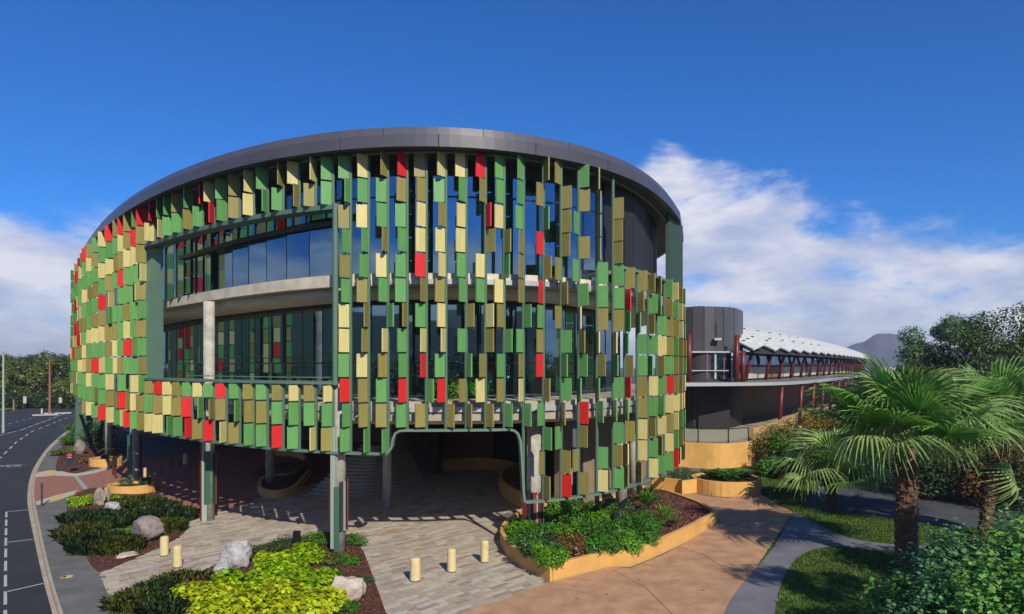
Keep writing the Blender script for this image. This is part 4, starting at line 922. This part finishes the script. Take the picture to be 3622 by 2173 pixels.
for i, (u, v, r, h, m, s) in enumerate(((170,1075,1.4,.9,L_gr,'beside the footpath'),(158,1100,1.1,.5,L_ol,'behind the sign'),(212,1118,1.0,.45,L_rd,'bronze coloured, right of the sign'),(228,1085,1.8,2.3,L_tree3,'tall and dark under the building'),(250,1070,1.6,2.4,L_tree3,'tall and dark against the leg panel'),(185,1050,1.3,1.2,L_gr,'next to the green leg panel'))):
    mound('bed_shrub', 'shrub in the far left bed, '+s, clump(u, v, r, h, seed=80+i), 1900, .17, m, 270+i, grp='shrubs in the far left bed')
# planting inside the long planter
rgp = random.Random(9); soil = p1i; xs = [p[0] for p in soil]; ys = [p[1] for p in soil]; n_ = 0; tries = 0
SP = [(1250,1275),(1262,1300),(1290,1325),(1325,1345),(1345,1320),(1300,1285),(1385,1320),(1430,1318),(1370,1290),(1420,1290),(1470,1312),(1520,1312),(1560,1295),(1330,1255),(1390,1255),(1440,1260),(1490,1275),(1500,1240),(1450,1235),(1390,1225),(1540,1260),(1350,1225),(1300,1245),(1570,1270)]
WH = ['at the left rim', 'left side, second in', 'in the left front', 'in the sharp front corner', 'just behind the front corner', 'beside the red clad column foot', 'front row, centre left', 'front row, centre', 'second row, centre left', 'second row, centre', 'front row left of the notch', 'right behind the notch', 'front row right of the notch', 'third row, behind the column foot', 'third row, centre', 'third row, right of centre', 'third row, far right', 'back row near the spiky plant', 'back row, centre right', 'back row, centre', 'beside the scoria', 'back row, left of centre', 'against the column foot', 'next to the scoria, front']
for i, (u, v) in enumerate(SP):
    x, y = g(u, v, .75)
    cl = [(x, y, .45+.28, .62, .6, .42)]+[(x+rgp.uniform(-.5, .5), y+rgp.uniform(-.45, .45), .45+rgp.uniform(.25, .65), .3, .3, .26) for _ in range(4)]
    m = [L_br, L_gr, L_dk, L_br, L_dk, L_gr, L_rd, L_gr, L_br, L_gr, L_gr, L_br, L_gr, L_gr, L_gr, L_br, L_gr, L_dk, L_gr, L_gr, L_gr, L_br, L_br, L_gr][i]
    mound('planter_shrub', 'leafy shrub in the long ochre planter, '+WH[i], cl, 1500, .12, m, 300+i, grp='shrubs in the long ochre planter', aspect=.45, core=False)
P = []
while len(P) < 6500:
    q = (rgp.uniform(min(xs), max(xs)), rgp.uniform(min(ys), max(ys)))
    if inside(q, soil) and U0+F*q[0]/q[1] > 1520: P.append((*q, .47+rgp.uniform(0, .03)))
o = leaves('scoria_gravel', P, .075, m_red_peb, pl1, 5, .8, 1); o['kind'] = 'stuff'
# spiky rosette plants
def rosette(name, label, X, Y, z, L_, n, w, m, seed, cat='plant', droop=.5, up0=.35, grp=None):
    rg = random.Random(seed); b = MB()
    for i in range(n):
        a = rg.uniform(0, 6.283); el_ = rg.uniform(up0, 1.35); l = L_*rg.uniform(.75, 1.1); pts = []
        for s in range(6):
            t = s/5; r = l*t*math.cos(el_*(1-.35*t*droop)); pts.append(Vector((X+math.cos(a)*r, Y+math.sin(a)*r, z+l*t*math.sin(el_)-droop*l*t*t*.45)))
        sd_ = Vector((-math.sin(a), math.cos(a), 0))
        for s in range(5):
            w0 = w*math.sin(math.pi*min(.98, s/5*.85+.15)); w1 = w*math.sin(math.pi*min(.98, (s+1)/5*.85+.15)) if s < 4 else .003
            p, q = pts[s], pts[s+1]; dz = Vector((0, 0, w*.25))
            b.face([p-sd_*w0/2+dz, p, q, q-sd_*w1/2+dz]); b.face([p, p+sd_*w0/2+dz, q+sd_*w1/2+dz, q])
    o = b.build(name, m); tag(o, label, cat, grp); return o
x, y = g(1565, 1215, .9); rosette('spiky_plant', 'spiky palm-like plant with long fronds in the long planter', x, y, .75, 1.25, 70, .07, L_gr, 3)
x, y = g(1600, 1243, .8); rosette('spiky_plant', 'smaller spiky plant in front of the long fronded one', x, y, .65, .85, 60, .06, L_br, 4)
x, y = g(1625, 1255, .8); rosette('spiky_plant', 'little green spiky plant closest to the red scoria', x, y, .6, .55, 50, .05, L_gr, 6)
# round planter: broad leaves
for i, (dx, dy, s) in enumerate(((-.9, -.1, 'on the left'), (-.1, -.7, 'at the front'), (.8, -.3, 'on the right'), (0, .5, 'at the back'), (-.4, .2, 'in the middle'), (.9, .6, 'at the back right'))):
    X, Y = P2C[0]+dx, P2C[1]+dy; rosette('broad_leaf_plant', 'broad leaved plant '+s+' of the round planter', X, Y, .7, .85, 26, .24, L_gr if i % 2 else L_dk, 30+i, droop=.9, up0=.5, grp='broad leaved plants in the round planter')
mound('dark_shrub', 'dark shrub left of the round planter against the curved wall', clump(1655, 1160, 1.4, .7, seed=9), 1800, .12, L_dk, 340)
for i, (u, v) in enumerate(((305, 1168), (350, 1163), (255, 1106))):
    X, Y = g(u, v, .5); mound('planter_plant', 'dark low plant in the '+('small planter behind the sign' if i == 2 else 'lens shaped planter, '+('left' if i == 0 else 'right')+' of the column'), [(X, Y, .55, .45, .35, .22)], 500, .1, L_dk, 350+i, core=False)
X, Y = g(710, 1150); mound('dark_shrub', 'dark planting inside the kidney shaped planter', [(X, Y, .6, 1.6, 1.2, .45), (X-1.4, Y-1.6, .5, .8, .6, .3)], 1500, .14, L_tree3, 360)
for i, (u, s) in enumerate(((1060, 'left'), (1105, 'middle'), (1150, 'right'))):   # plants on the balcony behind the fins
    X, Y = uy(u, 29.6); mound('balcony_plant', 'green pot plant on the balcony behind the fins, '+s+' one of three', [(X, Y, 6.3, .7, .3, .4)], 700, .14, L_gr, 370+i, core=False, grp='balcony plants')
# ================================================================ FAN PALMS
m_ptr = mat('palm trunk', (.16, .09, .05), .95, col2=(.06, .035, .022), scale=5, bump=1, bscale=14)
L_fan = leafmat('fan palm blade', (.14, .32, .05), .5, .4, .5); L_fan2 = leafmat('pale fan palm blade', (.28, .41, .13), .5, .4, .5); L_dead = leafmat('dry palm blade', (.20, .13, .06), .3, .2)
def fanmesh(R_, nseg, seed, droop, spread=2.5):
    rg = random.Random(seed); b = MB()
    for i in range(nseg):
        a = (i/(nseg-1)-.5)*2*spread; l = R_*(1-.16*abs(a/spread)**2)*rg.uniform(.93, 1.04); dr = droop*rg.uniform(.7, 1.5); da = spread*2/(nseg-1)
        zf = .05*(1 if i % 2 else -1)
        def P_(t, off):
            aa = a+off; r = l*t; z = zf*min(t*3, 1)*0+.10*R_*t-dr*max(0, t-.45)**2*2.6*R_
            return Vector((math.cos(aa)*r, math.sin(aa)*r*(1-.05*t), z))
        w = [.5, .5, .40, .22, .02]; ts = [.06, .5, .68, .86, 1.0]
        for k_ in range(4):
            t0, t1 = ts[k_], ts[k_+1]; f = Vector((0, 0, R_*.018))
            w0, w1 = da*w[k_]*(.5/max(t0, .5)), da*w[k_+1]*(.5/max(t1, .5))
            b.face([P_(t0, -w0), P_(t0, 0)+f, P_(t1, 0)+f, P_(t1, -w1)]); b.face([P_(t0, 0)+f, P_(t0, w0), P_(t1, w1), P_(t1, 0)+f])
    return b
def palm(name, label, X, Y, ztop, r0, nfr, pet, R_, seed, grp, lean=(0, 0), dead=4):
    rg = random.Random(seed); e = empty(name, (X, Y, 0), label, 'palm tree', grp)
    pth = [(X+lean[0]*t, Y+lean[1]*t, ztop*t) for t in [i/26 for i in range(27)]]; rs = [r0*(1.12-.18*i/26)*(1.07 if i % 2 else .95) for i in range(27)]
    MB().tube(pth, rs, 18).build('trunk', m_ptr, e, smooth=False)
    # old leaf bases studding the trunk
    b = MB()
    for i in range(int(ztop*34)):
        a = i*2.4; t = i/(ztop*34); z = ztop*t; cx, cy = X+lean[0]*t+math.cos(a)*r0*1.02, Y+lean[1]*t+math.sin(a)*r0*1.02
        b.box((cx, cy, z), (.10, .13, .07), a, Matrix.Rotation(.6, 3, 'Y'))
    b.build('leaf_bases', m_ptr, e)['kind'] = 'stuff'
    tx, ty = X+lean[0], Y+lean[1]
    fans = [fanmesh(R_*s, 34, seed*10+j, d).mesh('fan') for j, (s, d) in enumerate(((1, .34), (.95, .62), (1.05, .2), (.9, .95)))]
    for j, f in enumerate(fans): f.materials.append([L_fan, L_fan2, L_fan, L_fan2][j])
    for i in range(nfr+dead):
        isd = i >= nfr; t = i/nfr; a = i*2.39996+rg.uniform(-.2, .2); el_ = R(86-76*min(t, 1)**1.1)+rg.uniform(-.08, .08)
        if isd: el_ = R(-60); a = rg.uniform(0, 6.28)
        pl_ = pet*rg.uniform(.85, 1.12)*(.75 if el_ > .9 else 1); dh = Vector((math.cos(a), math.sin(a), 0)); c0 = Vector((tx, ty, ztop-.05+.35*max(0, math.sin(el_))))
        pp = []; 
        for s in range(6):
            q = s/5; ee = el_-.22*q; pp.append(c0+dh*math.cos(ee)*pl_*q+Vector((0, 0, math.sin(ee)*pl_*q)))
        b = MB().tube([tuple(p) for p in pp], [.035, .03, .025, .02, .018, .014], 5); fr_ = b.build('frond_stalk', L_dead if isd else L_fan2, e)
        mesh = rg.choice(fans) if not isd else fans[3]
        ee = el_-.22; X_ = (dh*math.cos(ee)+Vector((0, 0, math.sin(ee)))).normalized(); Y_ = Vector((-math.sin(a), math.cos(a), 0)); Z_ = X_.cross(Y_).normalized()
        roll = Matrix.Rotation(rg.uniform(-.55, .55), 3, X_)
        Mx = Matrix((X_, roll @ Y_, roll @ Z_)).transposed().to_4x4(); Mx.translation = pp[-1]-X_*.08
        o = bpy.data.objects.new('fan_blade', mesh); COL.objects.link(o); o.matrix_world = Mx; wparent(o, fr_); o.scale = (1, rg.uniform(.85, 1.05), 1)
    return e
X, Y = g(2190, 1372); palm('fan_palm', 'big fan palm with thick brown trunk in front of the lawn', X, Y, 4.3, .34, 30, 2.25, 1.7, 3, 'fan palms on the right', dead=0)
X, Y = g(2378, 1300); palm('fan_palm', 'second fan palm with thinner trunk, behind the big one on the right', X, Y, 4.5, .22, 26, 1.9, 1.65, 5, 'fan palms on the right', lean=(.5, 0), dead=1)
X, Y = uy(2010, 36); palm('fan_palm', 'young fan palm with low fronds beside the curved retaining wall', X, Y, 1.5, .18, 26, 1.9, 1.5, 8, 'fan palms on the right', dead=0)
# ================================================================ RIGHT HAND FOLIAGE
def tree(name, label, X, Y, z0, ztop, r, m, n, size, seed, grp, trunk=.22, blobs=14, flat=.8, cat='tree', low=.45):
    rg = random.Random(seed); e = empty(name, (X, Y, z0), label, cat, grp); H = ztop-z0
    fork = z0+H*low*.7; b = MB(); b.tube([(X, Y, z0), (X+rg.uniform(-.2, .2), Y, fork)], [trunk, trunk*.75], 10); b.build('trunk', m_bark, e, smooth=True)
    nr = np.random.default_rng(seed); C = []; D = []; lb = MB()
    cz = z0+H*(low+(1-low)/2); hz = H*(1-low)/2
    for i in range(blobs):
        a = rg.uniform(0, 6.283); q = math.sqrt(rg.random())*r*.78; zz = rg.uniform(-.85, .82); k_ = math.sqrt(max(.1, 1-zz*zz)); c = (X+math.cos(a)*q*k_, Y+math.sin(a)*q*k_, cz+zz*hz*.85); br = r*rg.uniform(.22, .40)
        pc, dd = ballpts(c, (br, br, br*flat), n//blobs, nr, .35); C.append(pc); D.append(dd)
        m1 = (X+(c[0]-X)*.4, Y+(c[1]-Y)*.4, fork+(c[2]-fork)*.55); lb.tube([(X, Y, fork-.2), m1, c], [trunk*.45, trunk*.28, trunk*.08], 6)
    lb.build('limbs', m_bark, e); leaves('crown', np.concatenate(C), size, m, e, seed, .5, .35, outdir=np.concatenate(D)); return e
GT = 'trees behind the palms'
TR = [(2270,58,11.9,3.4,L_tree2,9000,.26,'pale airy tree with open crown rising above the others'),(2245,52,8.6,2.6,L_tree,6000,.24,'grey green tree just left of the pale airy one'),(2345,46,9.9,3.4,L_tree3,9000,.22,'deep green tree right of the pale airy one'),
      (2440,44,11.4,3.6,L_tree,9500,.22,'tall mid green tree at the right edge'),(2420,39,8.4,3.2,L_tree3,8000,.20,'dark rounded tree in front of the tall one'),(2490,38,9.6,3.2,L_tree2,7000,.2,'bluish tree cut by the right edge'),(2320,41,7.2,2.8,L_ol,7000,.2,'olive tinted tree behind the second palm'),
      (2215,68,9.6,2.4,L_bl,4000,.3,'small bluish tree in front of the distant hill'),(2150,62,6.6,2.0,L_ol,3000,.26,'low olive tree between palm and pavilion')]
for i, (u, Yt, zt, r, m, n, s, lb) in enumerate(TR):
    X, Y = uy(u, Yt); tree('leafy_tree', lb, X, Y, 0, zt, r, m, n, s, 400+i, GT, blobs=16, low=.3)
GS = 'shrubs beside the pavilion'
for i, (u, Yt, zt, r, m, lb) in enumerate(((1945,52,4.9,1.6,L_ol,'olive shrub tree at the left, touching the pavilion canopy'),(1990,50,4.2,1.5,L_cr,'yellow croton shrub in the middle'),(2035,49,3.8,1.6,L_ol,'olive shrub right of the yellow croton'),(1915,47,2.6,1.2,L_gr,'green shrub above the retaining wall'),(2085,48,4.8,1.8,L_gr,'green shrub behind the big palm'),(1940,44,2.2,1.3,L_dk,'dark shrub at the end of the retaining wall'),(1985,43,2.3,1.5,L_dk,'dark shrub behind the young palm'),(1885,50,3.4,1.5,L_ol,'olive shrub in front of the right end of the parapet'),(1862,46,1.3,.9,L_gr,'small green shrub at the foot of the curved wall'),(2050,44,2.8,1.7,L_gr,'green shrub behind the young palm, farther right'),(2130,43,3.2,2.0,L_dk,'dark shrub behind the trunk of the big palm'),(2230,40,3.4,2.2,L_tree3,'very dark bush between the two palm trunks'),(2310,38,3.2,2.2,L_dk,'dark bush left of the second palm trunk'),(2400,37,3.6,2.3,L_rd,'bronze bush right of the second palm trunk'),(2480,35,3.6,2.3,L_tree3,'very dark bush at the right edge'))):
    X, Y = uy(u, Yt); k = clump(u, 0, r, zt*.9, Y=Yt, k=9, seed=500+i); mound('tall_shrub', lb, k, 4200, .19, m, 520+i, grp=GS)
# near bush at the lower right corner
NB = [(2190,17.0,1.0,2.3,'leftmost lobe, in front of the palm trunk'),(2290,16.6,1.2,3.2,'second from the palm trunk'),(2390,16.2,1.3,3.7,'tallest, below the second palm'),(2480,15.8,1.3,4.1,'cut by the right edge'),(2235,15.0,1.1,1.9,'at the bottom edge, left'),(2340,14.6,1.2,2.8,'at the bottom edge, centre'),(2440,14.2,1.2,3.3,'at the bottom edge, right corner')]
for i, (u, Yt, r, h, s) in enumerate(NB):
    mound('near_bush', 'blue green small leaved bush, '+s, clump(u, 0, r, h, Y=Yt, k=15, seed=600+i), 8500, .12, L_bl if i % 3 else leafmat('fresh blue green leaf', (.16, .36, .07), .5, .35), 620+i, grp='bushes in the lower right corner', aspect=.8, up=.5)
# ================================================================ LEFT TREE LINE
GL = 'trees across the road'
for i in range(15):
    u = -70+i*19+random.uniform(-5, 5); Yt = 128+(i % 3)*6+random.uniform(-2, 2); zt = 9.4+random.uniform(-1.2, 1.3)+(1.2 if i % 3 == 2 else 0)
    X, Y = uy(u, Yt); tree('verge_tree', ['olive rounded', 'dark dense', 'pale grey green'][i % 3]+' tree across the road, '+['left of the street lamp', 'behind the street lamp', 'right of the street lamp', 'left of the short post', 'behind the short post', 'behind the first white sign', 'between first sign and rust pole', 'left of the rust red pole', 'behind the rust red pole', 'right of the rust red pole', 'behind the second white sign', 'right of the second sign', 'next to the building edge', 'tucked behind the building edge', 'half hidden by the building'][i],
        X, Y, -.2, zt, 5.6, [L_ol, L_tree3, L_tree2][i % 3], 6000, .5, 700+i, GL, blobs=20, trunk=.3, low=.02)
rgt = np.random.default_rng(77); P = []
for j in range(26000):
    u = rgt.uniform(-90, 250); Yv = rgt.uniform(121, 134); P.append((*uy(u, Yv), rgt.uniform(0, 3.0)*rgt.uniform(.4, 1)))
o = leaves('roadside_undergrowth', P, .5, L_tree3, None, 78, .6, .3); o['kind'] = 'stuff'
# woodland behind the viewpoint, mirrored in the glass
P = []; b = MB()
for j in range(60):
    a = R(100+160*j/59); d = 62+rgt.uniform(-6, 8); cx, cy, hh = math.sin(a)*d, math.cos(a)*d, rgt.uniform(6, 10); c_, _ = ballpts((cx, cy, hh*.55), (4.5, 4.5, hh*.5), 420, rgt, .4); P.append(c_)
    b.tube([(cx, cy, -.2), (cx, cy, hh*.6)], [.3, .15], 6)
for j in range(34):
    a = R(264+48*j/33); d = 200+rgt.uniform(-12, 12); cx, cy, hh = math.sin(a)*d, math.cos(a)*d, rgt.uniform(9, 13); c_, _ = ballpts((cx, cy, hh*.5), (7, 7, hh*.5), 300, rgt, .4); P.append(c_)
o = leaves('woodland', np.concatenate(P), .95, L_tree, None, 79, .6, .3); o['kind'] = 'stuff'
b.build('woodland_trunks', m_bark)['kind'] = 'stuff'
# garden trees just right of the view, shading lawn and path
tree('shade_tree', 'broad tree right of the lawn that shades the grass', 18.6, 15.2, 0, 10.5, 3.5, L_tree, 7000, .26, 801, 'shade trees right of the lawn', blobs=18, low=.4)
tree('shade_tree', 'slender tall tree right of the path that dapples it', 16.5, 8.2, 0, 14.5, 2.6, L_tree, 2600, .24, 802, 'shade trees right of the lawn', blobs=10, low=.7)
# white house glimpsed through the trees
X, Y = uy(118, 142); e = empty('white_house', (X, Y, 0), 'low white house glimpsed through the trees across the road', 'house')
MB().box((X, Y+4, 1.9), (9, 5, 4.0)).build('wall', m_white, e); fixn(MB().prism([(X-5, Y+1), (X+5, Y+1), (X+5, Y+7), (X-5, Y+7)], 3.9, 4.3).build('roof', m_can, e))
# verge strip and hedge bottoms
sheet('verge', [g(-80, 1003), g(60, 984), g(175, 971), g(330, 961), uy(330, 175), uy(-80, 175)], -.06, mat('dry verge', (.22, .17, .09), .9, col2=(.06, .09, .025), scale=.4))
# ================================================================ HILLS
def hills(name, az0, az1, dist, hfun, m, seg_=140):
    b = MB(); rows = []
    for i in range(seg_+1):
        a = R(az0+(az1-az0)*i/seg_); h = hfun(az0+(az1-az0)*i/seg_)
        col = []
        for j, (dd, hh) in enumerate(((.80, 0), (.86, .3), (.92, .68), (.97, .93), (1.0, 1), (1.05, .9), (1.2, .2))):
            d = dist*dd*(1+.02*MN.noise(Vector((i*.1, j, 2)))); z = h*hh*(1+.06*MN.noise(Vector((i*.12, j*1.7, 5)))) if hh else -2
            col.append((math.sin(a)*d, math.cos(a)*d, z))
        rows.append(col)
    for A, B_ in zip(rows, rows[1:]):
        for j in range(len(A)-1): b.face([A[j], B_[j], B_[j+1], A[j+1]])
    o = fixn(b.build(name, m, smooth=True)); o['kind'] = 'structure'; return o
m_hill = mat('hazed wooded hill', (.06, .068, .085), .95, col2=(.10, .105, .135), scale=.02, bump=.4, bscale=.05)  # blue of distant haze mixed into the hill colour
m_hill2 = mat('wooded hill', (.022, .045, .018), .95, col2=(.04, .065, .025), scale=.05, bump=1, bscale=.2)
def hf(az):
    u = U0+F*math.tan(R(az)); 
    pk = math.exp(-((u-2110)/62)**2)*44+math.exp(-((u-2195)/75)**2)*40+math.exp(-((u-2010)/60)**2)*26+math.exp(-((u-2400)/150)**2)*40
    return (pk+6)*1500/F+CH+5*MN.noise(Vector((az*1.3, 1, 1)))
hills('distant_hill', 20, 44, 1500, hf, m_hill, 160)
hills('hill_behind', 95, 314, 420, lambda a: 42+12*MN.noise(Vector((a*.05, 3, 1)))+4*MN.noise(Vector((a*.3, 3, 1))), m_hill2, 160)
# pale sheds in front of the far hill
for i, (u, w) in enumerate(((2145, 9), (2175, 7))):
    X, Y = uy(u, 300); o = MB().box((X, Y, 3.2), (w, 6, 6.6)).build('white_shed', m_white); tag(o, 'pale shed below the distant hill, '+('left' if i == 0 else 'right')+' of two', 'shed', 'pale sheds')
# fallen yellow leaves on the path
rg = np.random.default_rng(4)
P = [(*g(u, v), .062) for u, v in ((1632,1396),(1800,1392),(1390,1420),(1395,1449),(1660,1466),(1590,1478),(1470,1440),(1545,1405),(1700,1430))]
o = leaves('fallen_leaves', P, .16, leafmat('orange leaf', (.65, .30, .02), .2, .1), None, 3, .6, 6); o['kind'] = 'stuff'

# ================================================================ AIR
hz = MB().box((0, 700, 33), (3400, 3300, 70)).build('haze', None); hz['kind'] = 'stuff'; 
hz.location = (0, 0, 0)
hm = bpy.data.materials.new('haze air'); hm.use_nodes = True; hn = hm.node_tree.nodes; hn.clear()
ho = hn.new('ShaderNodeOutputMaterial'); hv = hn.new('ShaderNodeVolumePrincipled'); hv.inputs['Color'].default_value = (.80, .86, 1, 1); hv.inputs['Density'].default_value = .00035; hv.inputs['Anisotropy'].default_value = .2
hm.node_tree.links.new(hv.outputs[0], ho.inputs['Volume']); hz.data.materials.append(hm)
SC.cycles.volume_bounces = 0
